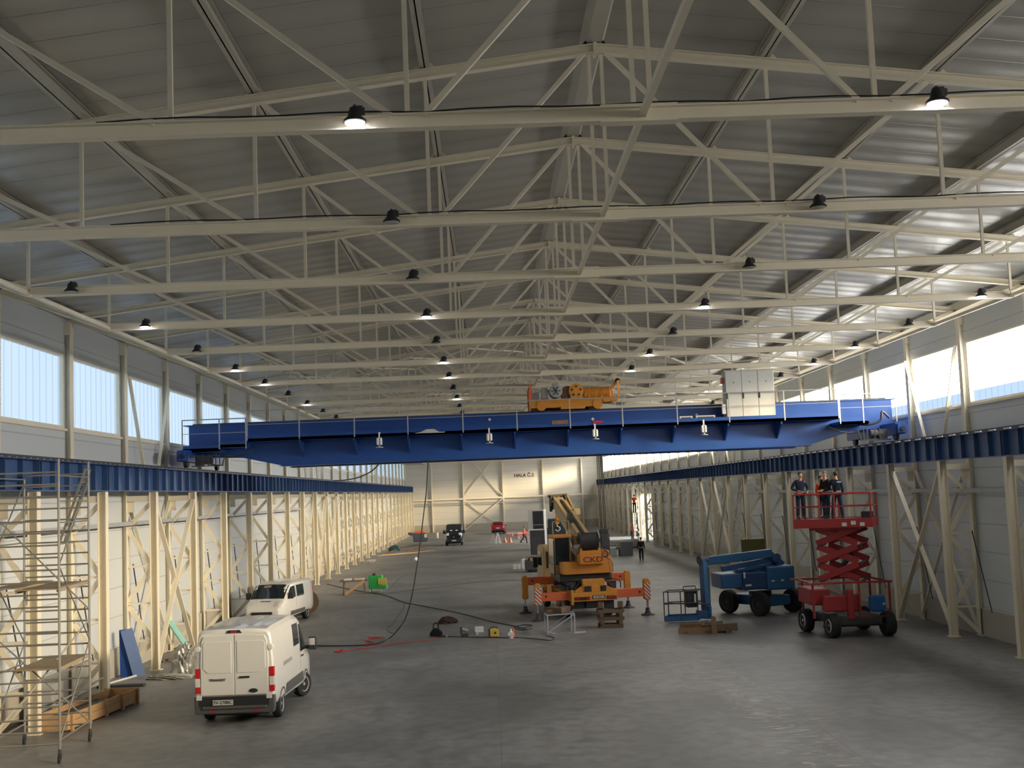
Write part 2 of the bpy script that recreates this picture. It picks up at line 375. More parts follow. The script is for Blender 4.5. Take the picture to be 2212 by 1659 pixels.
bm = B(); bx(bm, WL-.3, WR+.3, YA_, YE+.3, -.3, 0); struct(obj('floor', bm, FLOORM))
bm = B(); bx(bm, -160, 200, -120, 420, -.5, -.31); struct(obj('ground', bm, mat('outdoor_gravel', (.30, .33, .38), .9)))
def roof():
    bm = B(); t = .15
    P = [(WL-.4, ztop(WL-.4)+.36), (XC, 13.64+.36), (WR+.4, ztop(WR+.4)+.36)]
    prism(bm, P+[(P[2][0], P[2][1]+t), (XC, P[1][1]+t), (P[0][0], P[0][1]+t)], 'y', YA_-.3, YE+.3)
    struct(obj('ceiling', bm, ROOFM))
roof()
DOOR = (130.6, 142.6)       # sliding door opening in the right wall, z 0..5
for side, x0, x1, nm in ((-1, WL-.2, WL, 'left'), (1, WR, WR+.2, 'right')):
    bm = B()
    segs = [(YA_, YE)] if side < 0 else [(YA_, DOOR[0]), (DOOR[1], YE)]
    for a, b in segs: bx(bm, x0, x1, a, b, .0, 5.0)
    bx(bm, x0, x1, YA_, YE, 5.0, ZW0); bx(bm, x0, x1, YA_, YE, ZW1, ZEAVE)
    for i in range(IMIN, IMAX+1): bx(bm, x0, x1, YB(i)-.17, YB(i)+.17, ZW0, ZW1)
    bx(bm, x0, x1, YA_, YB(IMIN)-.1, ZW0, ZW1); bx(bm, x0, x1, YB(IMAX)+.1, YE, ZW0, ZW1)
    struct(obj('wall_'+nm, bm, WALLM))
    bm = B()
    for a, b in segs: bx(bm, x1 if side < 0 else x0-.08, x1+.08 if side < 0 else x0, a, b, 0, .95)
    struct(obj('baseboard_'+nm, bm, CONC))
bm = B(); bx(bm, 31, 34, 96, 136, -.3, 8.0); bx(bm, 30.9, 34.1, 95.9, 136.1, 8.0, 8.15); struct(obj('wall_sun_blocker', bm, WALLM))  # unseen wall added outside to keep the sun off the door
# end walls
def gable(y0, y1, nm, dado):
    bm = B()
    prism(bm, [(WL-.2, 0), (WR+.2, 0), (WR+.2, ztop(WR)+.3), (XC, 13.64+.36), (WL-.2, ztop(WL)+.3)], 'y', y0, y1)
    struct(obj('wall_'+nm, bm, GABM))
gable(YE, YE+.25, 'back', 1); gable(YA_-.25, YA_, 'front', 0)
bm = B(); bx(bm, WL, WR, YE-.1, YE, 0, 1.15); struct(obj('baseboard_back', bm, CONC))
# gable steelwork
gw = thing('gable_frame', 'cream steel posts and rails with crossed braces on the far end wall', 'wall frame', (XC, YE-.2, 0))
def rel(o, p): return Vector(p)-o.location
for x in (-9.12, -4.25, 1.9, 8.14, 14.17):
    bm = B(); ibeam(bm, rel(gw, (x, YE-.25, 0)), rel(gw, (x, YE-.25, ztop(x)+.2)), .22, .25, (0, 1, 0)); obj('post', bm, CREAM, gw)
for z, h in ((5.02, .24), (4.45, .06), (4.2, .06)):
    bm = B(); bar(bm, rel(gw, (WL, YE-.38, z)), rel(gw, (WR, YE-.38, z)), .12, h); obj('rail', bm, CREAM if h > .1 else GALV, gw)
for a, b in (((-4.25, .2), (1.9, 4.95)), ((-4.25, 4.95), (1.9, .2)), ((-4.25, 5.15), (1.9, 12.6)), ((-4.25, 12.6), (1.9, 5.15))):
    bm = B(); bar(bm, rel(gw, (a[0], YE-.3, a[1])), rel(gw, (b[0], YE-.3, b[1])), .1, .13); obj('brace', bm, CREAM, gw)
tx = text('wall_lettering', 'HALA Č.3', .72, mat('sign_black', (.05, .045, .05), .6), None, (5.2, YE-.02, 8.28), (PI/2, 0, 0), .01)
tag(tx, 'dark painted hall number lettering high on the far end wall', 'lettering')

# window bands
def pane_mesh(side, za=None, zb=None):
    bm = B(); n = 10; L = DB-.40; pts = []
    for k in range(n):
        a = k/n*L-L/2; w_ = L/n
        pts += [(a, 0), (a+w_*.62, 0), (a+w_*.70, .045), (a+w_*.92, .045)]
    pts.append((L/2, 0)); z0, z1 = za or ZW0+.05, zb or ZW1-.05
    va = [bm.verts.new((side*q[1], q[0], z0)) for q in pts]; vb = [bm.verts.new((side*q[1], q[0], z1)) for q in pts]
    for i in range(len(pts)-1): bm.faces.new((va[i], va[i+1], vb[i+1], vb[i]))
    me = bpy.data.meshes.new('pane'); bm.to_mesh(me); bm.free(); return me
def frame_mesh(side):
    bm = B(); h = DB/2-.17
    for z in (ZW0+.03, ZW1-.03): bx(bm, -.06, .06, -h, h, z-.04, z+.04)
    for y in (-h+.04, h-.04): bx(bm, -.06, .06, y-.04, y+.04, ZW0, ZW1)
    bx(bm, -side*.02, -side*.17, -h, h, ZW0-.1, ZW0-.02)
    me = bpy.data.meshes.new('window_frame'); bmesh.ops.recalc_face_normals(bm, faces=bm.faces[:]); bm.to_mesh(me); bm.free(); me.materials.append(CREAM); return me
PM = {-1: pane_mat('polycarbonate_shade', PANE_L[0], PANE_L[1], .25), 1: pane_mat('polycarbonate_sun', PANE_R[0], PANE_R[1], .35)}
PLOW = pane_mesh(1, ZW0+.05, ZW0+.47); PLOW.materials.append(pane_mat('polycarbonate_lower_shade', (.50, .72, 1.0), .60, .2))  # bluer, dimmer strip: outside shade put into the lower pane's glow
PUP = pane_mesh(1, ZW0+.47, None); PUP.materials.append(PM[1])
wn = 0
for side, x in ((-1, WL-.07), (1, WR+.07)):
    pm = pane_mesh(side); pm.materials.append(PM[side]); fm = frame_mesh(side)
    for i in range(IMIN, IMAX):
        wn += 1
        o = bpy.data.objects.new('window_%d' % wn, fm); C.objects.link(o); o.location = (x, YB(i)+DB/2, 0); struct(o)
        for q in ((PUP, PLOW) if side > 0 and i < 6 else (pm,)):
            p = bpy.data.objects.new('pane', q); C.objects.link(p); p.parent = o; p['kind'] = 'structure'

# ------------------------------------------------------------------ crane columns (rail leg + wall post, laced)
def trestle():
    t = thing('crane_column', '', 'column', (FL, YB(0), 0))
    bm = B(); ibeam(bm, (0, 0, 0), (0, 0, 6.30), .26, .26, (1, 0, 0)); bx(bm, -.2, .2, -.2, .2, 0, .03); obj('rail_leg', bm, CREAM, t)
    xp = XPL-FL-.17
    bm = B(); ibeam(bm, (xp, 0, 0), (xp, 0, ztop(XPL)-.15), .30, .34, (1, 0, 0)); bx(bm, xp-.2, xp+.2, -.22, .22, 0, .03); bx(bm, xp-.19, xp+.19, -.17, .17, ztop(XPL)-.55, ztop(XPL)-.15)
    obj('wall_post', bm, CREAM, t)
    xr, xl = -.13, xp+.17
    bm = B(); bx(bm, xl, xr, -.1, .1, 5.98, 6.18); bx(bm, xl, xl+.25, -.012, .012, 5.6, 5.98); obj('cap_beam', bm, CREAM, t)
    for z in (3.67, 2.36, 1.05):
        bm = B(); bar(bm, (xl, 0, z), (xr, 0, z), .12, .07); obj('rung', bm, CREAM, t)
    for a, b in (((xr, 5.9), (xl, 5.05)), ((xl, 4.95), (xr, 3.75)), ((xr, 3.58), (xl, 2.45)), ((xl, 2.27), (xr, 1.14)), ((xr, .96), (xl, .12))):
        bm = B(); bar(bm, (a[0], 0, a[1]), (b[0], 0, b[1]), .15, .06, (0, 1, 0)); obj('lacing_bar', bm, CREAM, t)
    bm = B(); cyl(bm, (xl+.1, .25, 3.75), (xl+.1, 1.5, .95), .022, n=6); obj('tie_rod', bm, DARK, t)
    return t
tp = trestle(); freeze(tp)
first = True
for i in range(IMIN+1, IMAX+1):
    for side in (-1, 1):
        nth = ORD[i-IMIN] if i > -1 else None
        vis = i-(-1)      # first column whose leg is in view stands behind the scaffold
        nm = 'left' if side < 0 else 'right'
        if i < -1: lab = 'cream laced crane column along the %s wall, nearer than the picture shows' % nm; grp = 'near crane columns on the %s wall' % nm
        else:
            lab = 'cream laced steel crane column by the %s wall, %s from the camera' % (nm, ORD[vis+1]); grp = 'laced crane columns along the %s wall' % nm
        if i < -2: continue
        if i == -2: lab = 'cream laced steel crane column against the %s wall, just outside the near edge of view' % nm
        loc = (FL if side < 0 else FR, YB(i), 0); rz = 0 if side < 0 else PI
        if first: tp.location = loc; tp['label'] = lab; tp['group'] = grp; first = False
        else: dup(tp, loc, rz, lab, grp)
# vertical bracing crosses between columns
def xbrace(side, i, upper=False, nm=''):
    fx = FL if side < 0 else FR; px = XPL+.0 if side < 0 else XPR-.0
    y0, y1 = YB(i), YB(i+1)
    t = thing('cross_bracing', nm, 'bracing', (fx, y0, 0), 0, 'crossed braces between columns')
    for k, (za, zb) in enumerate((((6.0), (.15)), ((.15), (6.0)))):
        bm = B(); o = .04*(1 if k else -1)
        bar(bm, (o, .12, za), (o, y1-y0-.12, zb), .07, .16, (1, 0, 0)); obj('brace', bm, CREAM, t)
    for k, (za, zb) in enumerate((((6.0), (.3)), ((.3), (6.0)))):
        bm = B(); o = (.04*(1 if k else -1))+px-fx
        bar(bm, (o, .2, za), (o, y1-y0-.2, zb), .06, .12, (1, 0, 0)); obj('brace', bm, CREAM, t)
    for a, b in (((.15, ZW1-.1), (DB*.40, 6.4)), ((DB-.15, ZW1-.1), (DB*.60, 6.4))):
        bm = B(); o = (.06 if side < 0 else -.06)+px-fx
        bar(bm, (o, a[0], a[1]), (o, b[0], b[1]), .06, .12, (1, 0, 0)); obj('upper_brace', bm, CREAM, t)
for side, nm in ((-1, 'left'), (1, 'right')):
    for i in (1, 8, 9, 17):
        xbrace(side, i, nm='cream crossed braces, %s wall, between the %s and %s crane columns' % (nm, ORD[i+2], ORD[i+3]))

# ------------------------------------------------------------------ runway girders
def runway(side):
    fx = FL if side < 0 else FR; nm = 'left' if side < 0 else 'right'
    t = thing('runway_girder', 'long dark blue crane runway girder along the %s wall' % nm, 'girder', (fx, YB(0), 6.30))
    y0, y1 = YA_+.2-YB(0), YE-1.0-YB(0); z0, z1 = .02, .855
    bm = B(); bx(bm, -.012, .012, y0, y1, z0, z1); bx(bm, -.2, .2, y0, y1, z1-.025, z1); bx(bm, -.16, .16, y0, y1, z0, z0+.025)
    inx = -side
    obj('girder_web', bm, GIRD, t)
    bm = B(); bx(bm, -.035, .035, y0, y1, z1, z1+.10); bx(bm, -.06, .06, y0, y1, z1, z1+.02); obj('rail', bm, DARK, t)
    ys = []
    for i in range(IMIN+1, IMAX+1):
        for k in range(5):
            y = (i+k/5)*DB
            if k == 0: ys += [(y-.09, .03), (y+.09, .03)]
            else: ys.append((y, .014))
    ys = [q for q in ys if q[0]+YB(0) > 12 and q[0] < y1]
    st = None
    for n_, (y, w_) in enumerate(ys[:100]):
        if w_ < .02 and st is None:
            bm = B(); bx(bm, -.15, .15, -.007, .007, z0+.02, z1-.02); st = obj('stiffener', bm, GIRD, t); st.location = (0, y, 0)
            continue
        o = st.copy() if st else None
        if o is None:
            bm = B(); bx(bm, -.19, .19, -.012, .012, z0+.02, z1-.02); o = obj('stiffener', bm, GIRD, t)
            o.location = (0, y, 0); continue
        C.objects.link(o); o.location = (0, y, 0); o.scale = (1.25, 1.8, 1) if w_ > .02 else (1, 1, 1)
    bm = B()
    for y, w_ in ys[100:]: bx(bm, -.17, .17, y-w_/2, y+w_/2, z0+.02, z1-.02)
    o = obj('stiffener_row', bm, GIRD, t); o['kind'] = 'stuff'
    if side > 0:
        bm = B(); y = -20.
        while y < y1-2: bx(bm, -.21, -.15, y, y+.45, z1, z1+.045); y += 1.134
        o = obj('rail_clip_row', bm, WPL, t); o['kind'] = 'stuff'; o['label'] = 'white clips along the top flange'
        bm = B(); bx(bm, .10, .16, -20, y1-2, z1, z1+.07); obj('conductor_rail', bm, DARK, t)
    else:
        bm = B(); y = -20.
        while y < y1-2: bx(bm, .16, .19, y, y+.05, z1, z1+.03); y += .47
        o = obj('bolt_row', bm, GALV, t); o['kind'] = 'stuff'
    return t
runway(-1); runway(1)
for side, nm, i0, i1 in ((-1, 'left', -2, 7.85), (1, 'right', -2, 16)):
    x = XPL+.10 if side < 0 else XPR-.10
    bm = B(); y0, y1 = YB(i0), YB(i1); z = 5.12
    bx(bm, x-.09, x+.09, y0, y1, z, z+.02); bx(bm, x-.09, x-.08, y0, y1, z, z+.16); bx(bm, x+.08, x+.09, y0, y1, z, z+.16)
    for k in range(6): bx(bm, x-.07+k*.022, x-.055+k*.022, y0, y1, z+.02, z+.04)
    o = obj('cable_tray', bm, GALV); tag(o, 'galvanised cable tray fixed across the wall posts on the %s side' % nm, 'cable tray')

# ------------------------------------------------------------------ roof trusses
NX = [0, 3.05, 6.1, 9.15, 12.24, 15.24]
ZR = 13.64
def zt(u): return ZR-.12*abs(u)
def truss():
    t = thing('roof_truss', '', 'roof truss', (XC, YB(0), ZC))
    o = -ZC
    e = NX[4]; zc0 = 0
    bm = B()
    pts = [(-15.2, zt(15.2)+o-.05), (-e, 0), (e, 0), (15.2, zt(15.2)+o-.05)]
    for a, b in zip(pts, pts[1:]): ibeam(bm, (a[0], 0, a[1]), (b[0], 0, b[1]), .18, .195, (0, 0, 1))
    bx(bm, -.55, .45, -.10, .10, -.115, -.095); bx(bm, -.55, .45, -.10, .10, .095, .115)
    obj('bottom_chord', bm, CREAM, t)
    for s in (-1, 1):
        bm = B(); ibeam(bm, (s*15.24, 0, zt(15.24)+o), (s*.02, 0, zt(0)+o), .17, .17); bx(bm, s*.0, s*.03, -.1, .1, zt(0)+o-.13, zt(0)+o+.12)
        for u in [0]+NX[1:5]:
            for q in (-1, 1): prism(bm, [(s*u+q*.02, zt(u)+o+.06), (s*u+q*.24, zt(u)+o+.06), (s*u+q*.12, zt(u)+o+.20), (s*u+q*.02, zt(u)+o+.24)], 'y', -.012, .012)
        obj('top_chord', bm, CREAM, t)
    for u in [-.11, .11]+[s*x for s in (-1, 1) for x in NX[1:5]]:
        bm = B(); bar(bm, (u, 0, .09), (u, 0, zt(u)+o-.1), .062, .062, (0, 1, 0)); obj('post', bm, CREAM, t)
    for s in (-1, 1):
        for a, b in (((NX[0]+.2, zt(0)), (NX[1]-.22, ZC)), ((NX[2]-.15, zt(NX[2])), (NX[1]+.2, ZC)), ((NX[3]-.15, zt(NX[3])), (NX[2]+.2, ZC)), ((NX[4]-.15, zt(NX[4])), (NX[3]+.2, ZC))):
            bm = B(); bar(bm, (s*a[0], 0, a[1]+o-.08), (s*b[0], 0, b[1]+o+.08), .075, .075, (0, 1, 0)); obj('diagonal', bm, CREAM, t)
    return t
tt = truss(); freeze(tt)
first = True
for i in range(-5, IMAX+1):
    n_ = i+5
    lab = ('cream steel roof truss spanning the hall, %s from the camera' % ORD[n_]) if n_ > 0 else 'cream steel roof truss overhead, just nearer than the picture shows'
    if first: tt.location = (XC, YB(i), ZC); tt['label'] = lab; tt['group'] = 'roof trusses'; first = False
    else: dup(tt, (XC, YB(i), ZC), 0, lab, 'roof trusses')
# purlins under the deck and lengthwise ties
pn = {0: 'on the ridge'}
for k in (1, 2, 3, 4): pn[-k] = '%s purlin line left of the ridge' % ORD[k]; pn[k] = '%s purlin line right of the ridge' % ORD[k]
ya, yb = YB(-7)+.1, YE-.05
for k in range(-4, 5):
    u = math.copysign(NX[abs(k)], k) if k else 0
    bm = B(); z = zt(u)+.10; x = XC+u
    if k == 0:
        prism(bm, [(x-.13, z), (x+.13, z), (x+.24, z+.27), (x-.24, z+.27)], 'y', ya, yb)
    else:
        s = -1 if k < 0 else 1
        bx(bm, x-.012, x+.012, ya, yb, z, z+.26+0); bx(bm, x-.09, x+.09, ya, yb, z, z+.02); bx(bm, x-.07, x+.07, ya, yb, z+.23, z+.25)
    o = obj('roof_purlin', bm, PURL); tag(o, 'long cream roof purlin under the deck, '+(pn[k] if k else 'the wide one '+pn[0]), 'purlin', 'purlins under the roof deck')
for x, nm in ((XC, 'under the ridge'), (XC-NX[4], 'on the left'), (XC+NX[4], 'on the right')):
    bm = B()
    bar(bm, (x, YB(-6), ZC-.02 if x != XC else ZC), (x, YE-.05, ZC-.02 if x != XC else ZC), .08, .09)
    o = obj('chord_tie', bm, CREAM); tag(o, 'long cream tie linking the bottom chords of the trusses %s' % nm, 'roof tie', 'lengthwise ties')
for s, x in ((-1, WL+.12), (1, WR-.12)):
    bm = B(); bx(bm, x-.06, x+.06, ya, yb, ztop(x)-.02, ztop(x)+.28); o = obj('eaves_beam', bm, CREAM)
    tag(o, 'cream eaves beam along the top of the %s wall' % ('left' if s < 0 else 'right'), 'beam', 'eaves beams')
# roof plane bracing
for i in (4, 8):
    for s in (-1, 1):
        t = thing('roof_bracing', 'thin crossed roof braces on the %s slope behind the %s truss' % ('left' if s < 0 else 'right', ORD[i+5]), 'bracing', (XC, YB(i), ZR), 0, 'roof braces')
        for a in range(4):
            ua, ub = s*NX[a], s*NX[a+1]
            for q in ((0, DB), (DB, 0)):
                bm = B(); bar(bm, (ua, q[0], zt(ua)-ZR-.14), (ub, q[1], zt(ub)-ZR-.14), .07, .07); obj('brace', bm, CREAM, t)

# ------------------------------------------------------------------ high bay lamps
def lamp(lit):
    t = thing('high_bay_lamp', '', 'lamp')
    bm = B(); lathe(bm, [(.02, .18), (.06, .175), (.08, .12), (.09, .06), (.145, .012), (.15, -.012), (.13, -.02)], (0, 0, 0), 'z', 20); obj('housing', bm, BLK, t, 40)
    bm = B(); lathe(bm, [(.128, -.021), (.124, -.03), (.02, -.036)], (0, 0, 0), 'z', 20)
    o = obj('lens', bm, LAMPON if lit else LAMPOFF, t, 40)
    bm = B(); bx(bm, -.02, .10, -.015, .015, .17, .20); bx(bm, .06, .13, -.03, .03, .08, .17); bx(bm, -.015, .015, -.015, .12, .18, .215); obj('bracket', bm, DARK, t)
    freeze(t); return t
LAMP = {True: lamp(True), False: lamp(False)}
used = set()
cols = [(-9.08, 'leftmost'), (-1.56, 'inner left'), (5.94, 'inner right'), (13.48, 'rightmost')]
litrow = {-4: 1, -3: 0, -2: 0, -1: 1, 0: 0, 1: 1, 2: 1, 3: 0, 4: 1, 5: 0, 6: 0, 7: 1, 8: 0, 9: 1, 10: 0}
for i in sorted(litrow):
    for k, (x, nm) in enumerate(cols):
        if i == -4 and k in (0, 3) or i == -3 and k in (0, 3) or (i == -2 and k == 3): continue
        lit = bool(litrow[i])
        lab = '%s high bay lamp under the %s truss from the camera, %s lamp row' % ('lit' if lit else 'switched-off', ORD[i+5], nm)
        loc = (x, YB(i)-.20, ZC-.03)
        L = LAMP[lit]
        if lit not in used: used.add(lit); L.location = loc; L['label'] = lab; L['group'] = 'high bay lamps'
        else: dup(L, loc, 0, lab, 'high bay lamps')
# lamp cable sagging along the first trusses
for i, xs in ((-4, (-4.9, 9.5)), (-3, (-6.5, 10))):
    bm = B(); pts = []
    for k in range(25):
        x = xs[0]+(xs[1]-xs[0])*k/24; pts.append((x, YB(i)-.03, ZC+.115+.035*abs(math.sin(k*.9))))
    tube(bm, pts, .012, 5); o = obj('lamp_cable', bm, BLK); tag(o, 'thin black cable lying along the bottom chord of the %s truss from the camera' % ORD[i+5], 'cable')

# ------------------------------------------------------------------ bridge crane
bc = thing('bridge_crane', 'blue double girder bridge crane spanning the hall on the side runways', 'crane', (XC, 49.5, 7.24))
def L(p): return (p[0]-XC, p[1]-49.5, p[2]-7.24)
def girder(y0, y1, nm):
    P = [(-12.28, 7.80), (-10.5, 7.72), (-8.5, 7.24), (13.2, 7.24), (15.1, 7.78), (16.72, 7.82), (16.72, 9.0), (-12.28, 9.0)]
    bm = B(); prism(bm, [(x-XC, z-7.24) for x, z in P], 'y', y0-49.5, y1-49.5)
    o = obj(nm, bm, BLUE, bc)
    bm = B(); bx(bm, -12.5-XC, 16.9-XC, y0-.06-49.5, y1+.06-49.5, 9.0-7.24, 9.03-7.24); bx(bm, -8.6-XC, 13.3-XC, y0-.06-49.5, y1+.06-49.5, -.025, 0)
    obj('flange', bm, BLUE, o)
    bm = B(); bar(bm, L((-12.2, (y0+y1)/2, 9.06)), L((16.6, (y0+y1)/2, 9.06)), .06, .07); obj('trolley_rail', bm, DARK, o)
    return o
girder(49.45, 50.15, 'main_girder'); girder(52.0, 52.7, 'main_girder')
# walkway on the near side, stepping down towards both ends
bm = B()
for x0, x1, z0, z1, yn in ((-9.73, 14.2, 8.22, 8.34, 48.4), (-10.81, -9.70, 8.02, 8.14, 48.4), (-12.28, -10.78, 7.88, 8.02, 48.4), (14.17, 15.4, 7.98, 8.1, 48.4)):
    bx(bm, x0-XC, x1-XC, yn-49.5, -.05, z0-7.24, z1-7.24)
    bx(bm, x0-XC, x1-XC, yn-49.5, yn+.02-49.5, z0-7.24, z0+.26-7.24)
for x in [-7.61+2.165*k for k in range(10)]:
    prism(bm, [(-.05, 7.55-7.24), (-.05, 8.22-7.24), (-1.0, 8.22-7.24), (-1.0, 8.12-7.24)], 'x', x-XC-.03, x-XC+.03)
obj('walkway', bm, BLUE, bc)
def rail_run(xs, z0, z1, y=48.42, ends=True):
    bm = B()
    for x in xs: bar(bm, L((x, y, z0)), L((x, y, z1)), .045, .045, (0, 1, 0))
    tube(bm, [L((xs[0], y, z1)), L((xs[-1], y, z1))], .024, 6); tube(bm, [L((xs[0], y, (z0+z1)/2+.05)), L((xs[-1], y, (z0+z1)/2+.05))], .012, 6)
    obj('handrail', bm, GALV, bc)
rail_run([-12.29, -10.81, -9.75], 7.95, 9.17); rail_run([-9.70, -7.61, -5.4, -3.25, -1.03, 1.15, 3.3, 5.42, 7.64, 9.75, 12.0, 14.2], 8.25, 9.45)
rail_run([14.25, 15.2, 16.55], 8.02, 9.2)
for x, s in ((FL, -1), (FR, 1)):
    bm = B(); bx(bm, x-.2-XC, x+.2-XC, 47.7-49.5, 54.3-49.5, 7.50-7.24, 7.95-7.24); bx(bm, x-.17-XC, x+.17-XC, 47.5-49.5, 47.75-49.5, .3, .65)
    ec = obj('end_carriage', bm, BLUE, bc)
    for y in (48.3, 53.7):
        bm = B(); cyl(bm, L((x-.07, y, 7.47)), L((x+.07, y, 7.47)), .205, n=20); obj('wheel', bm, DARK, ec, 40)
    for y in (47.5, 54.5):
        bm = B(); cyl(bm, L((x, y-.08, 7.7)), L((x, y+.08, 7.7)), .09, n=12); obj('buffer', bm, BLK, ec, 40)
    bm = B(); xi = x-s*.55
    cyl(bm, L((xi, 48.3, 7.55)), L((xi-s*.5, 48.3, 7.55)), .18, n=16); bx(bm, xi-.16-XC, xi+.16-XC, -1.36, -1.04, .1, .5); obj('drive_motor', bm, DARK, ec, 40)
    bm = B()
    for xx in (.75, .95, 1.25, 1.4): bar(bm, L((x-s*xx, 48.0, 7.78)), L((x-s*xx, 48.0, 7.30)), .035, .035, (0, 1, 0))
    bar(bm, L((x-s*.3, 48.0, 7.30)), L((x-s*1.55, 48.0, 7.30)), .05, .04); bar(bm, L((x-s*.6, 48.0, 7.52)), L((x-s*1.0, 48.0, 7.52)), .03, .03)
    bar(bm, L((x-s*1.5, 48.0, 7.30)), L((x-s*1.62, 48.0, 7.72)), .04, .04); obj('collector_frame', bm, DARK, ec)
    bm = B(); tube(bm, smoothpath([L((x-s*1.3, 48.1, 7.78)), L((x-s*1.8, 48.1, 7.62)), L((x-s*2.4, 48.1, 7.72)), L((x-s*2.7, 48.3, 7.9))]), .03, 6); obj('cable', bm, BLK, ec)
# number diamonds, plates and boxes on the web
bm = B()
for x, z in ((.05, 8.80), (4.30, 8.66), (8.6, 8.66)): prism(bm, [(x-XC-.07, z-7.24), (x-XC, z-7.17), (x-XC+.07, z-7.24), (x-XC, z-7.31)], 'y', -.07, -.055)
obj('diamond_mark', bm, PLATE, bc)
bm = B(); bx(bm, 2.55-XC, 3.2-XC, -1.13, -1.11, 1.20, 1.36); obj('name_plate', bm, RUST, bc)
for x0, x1 in ((7.75, 8.28), (8.42, 9.2)):
    bm = B(); bx(bm, x0-XC, x1-XC, -.95, -.75, 1.12, 1.34); o = obj('resistor_box', bm, LGREY, bc)
    bm = B(); bx(bm, x0+.06-XC, x1-.06-XC, -.957, -.949, 1.17, 1.29); obj('grille', bm, DARK, o)
bm = B(); prism(bm, [(x-XC, z) for x, z in ((-3.0, 1.05), (-2.72, 1.10), (-2.5, 1.2), (-2.2, 1.2), (-2.0, 1.08), (-1.75, 1.07), (-1.8, 1.04))], 'y', -1.2, -.8)
obj('bracket_plate', bm, LGREY, bc)
bm = B()
for k in range(21): bx(bm, 11.85+k*.105-XC, 11.85+k*.105+.05-XC, -.9, -.8, 1.06, 1.10)
bx(bm, 11.8-XC, 14.0-XC, -.95, -.8, 1.02, 1.06); obj('cable_chain', bm, DARK, bc)
bm = B(); tube(bm, smoothpath([L((15.0, 48.6, 8.0)), L((15.4, 48.5, 7.95)), L((15.9, 48.5, 8.1)), L((16.0, 48.5, 8.45)), L((16.3, 48.6, 8.2))]), .05, 8); obj('cable_loop', bm, BLK, bc)
# control cabinet with three doors, floodlights and trolley are things of their own
cb = thing('control_cabinet', 'light grey three door control cabinet standing on the crane walkway', 'cabinet', (10.68, 48.9, 8.36))
bm = B(); bx(bm, -1.0, 1.0, -.3, .3, 0, 1.98); bx(bm, -1.04, 1.02, -.33, .3, 1.98, 2.02); obj('body', bm, LGREY, cb, bev=.01)
for k in range(3):
    x0 = -.99+k*.66
    bm = B(); bx(bm, x0+.012, x0+.648, -.325, -.305, .03, 1.96); d = obj('door', bm, LGREY, cb, bev=.006)
    bm = B(); bx(bm, x0+.03, x0+.07, -.355, -.326, .85, 1.1); obj('handle', bm, BLK, d)
    bm = B(); prism(bm, [(x0+.30, 1.50), (x0+.36, 1.50), (x0+.33, 1.56)], 'y', -.331, -.326); obj('warning_mark', bm, DARK, d)
bm = B(); bx(bm, -1.12, -1.01, -.1, .1, 1.5, 1.75); obj('siren', bm, REDL, cb)
bm = B(); bx(bm, -1.16, -1.02, -.3, -.1, .25, .65); obj('switch_box', bm, WPL, cb)
for k, x in enumerate((-4.38, .01, 4.25, 8.62)):
    t = thing('crane_floodlight', 'white floodlight hung under the crane walkway, %s from the left' % ORD[k+1], 'lamp', (x, 48.05, 7.76), 0, 'floodlights under the bridge crane')
    bm = B(); bx(bm, -.03, .03, -.03, .03, .38, .62); bx(bm, -.03, .03, 0, .38, .58, .62); obj('hanger', bm, WPL, t)
    for s in (-.06, .06):
        bm = B(); lathe(bm, [(.03, .40), (.055, .36), (.055, .14), (.035, .11)], (s, 0, 0), 'z', 12); obj('lamp_body', bm, WPL, t, 40)
    bm = B(); lathe(bm, [(.02, .10), (.04, .05), (.16, .02), (.16, 0)], (0, 0, 0), 'z', 16); obj('reflector', bm, GREY, t, 40)
bm = B(); bx(bm, 4.2, 4.62, 48.36, 48.39, 8.44, 8.52); tag(obj('red_tag', bm, REDL), 'small red tag on the crane walkway edge above the third floodlight', 'tag')
# trolley
tr = thing('crane_trolley', 'yellow orange hoist trolley with motor and drum on top of the bridge crane', 'trolley', (3.5, 51.1, 9.1))
def T(x, y, z): return (x-3.5, y-51.1, z-9.1)
bm = B()
bx(bm, -1.75, 1.2, -1.75, -1.4, .08, .42); bx(bm, -1.75, 1.2, 1.4, 1.75, .08, .42); bx(bm, -1.7, -1.4, -1.5, 1.5, .1, .38); bx(bm, .9, 1.2, -1.5, 1.5, .1, .38)
bx(bm, -1.6, 1.9, -1.6, 1.6, .40, .44); prism(bm, [(1.2, .42), (1.92, .42), (1.85, .28), (1.3, .24)], 'y', -1.7, -1.4); bx(bm, -.5, .5, -1.8, -1.4, .0, .1)
fr_ = obj('frame', bm, YEL, tr, bev=.012)
for x in (-1.3, 1.02):
    for y in (-1.62, 1.62):
        bm = B(); cyl(bm, (x, y-.16, .17), (x, y+.16, .17), .20, n=20); obj('wheel', bm, YEL, tr, 40)
bm = B(); lathe(bm, [(.06, -.2), (.26, -.18), (.28, -.1), (.28, .5), (.2, .55)], (-.66, -1.2, .80), 'y', 24); bx(bm, -.78, -.54, -1.1, -.8, 1.02, 1.16); mo = obj('hoist_motor', bm, GREY, tr, 40)
bm = B()
for a in range(6): bar(bm, (-.66, -1.41, .80), (-.66+.2*math.cos(a*PI/3), -1.41, .80+.2*math.sin(a*PI/3)), .03, .03, (0, 1, 0))
obj('fan_guard', bm, DARK, mo)
bm = B(); bx(bm, -1.25, -.98, -1.2, -.6, .5, .98); obj('brake_box', bm, GREY, tr, bev=.03)
bm = B(); bx(bm, -1.65, -1.3, -.4, .2, .5, .85); obj('junction_box', bm, LGREY, tr, bev=.02)
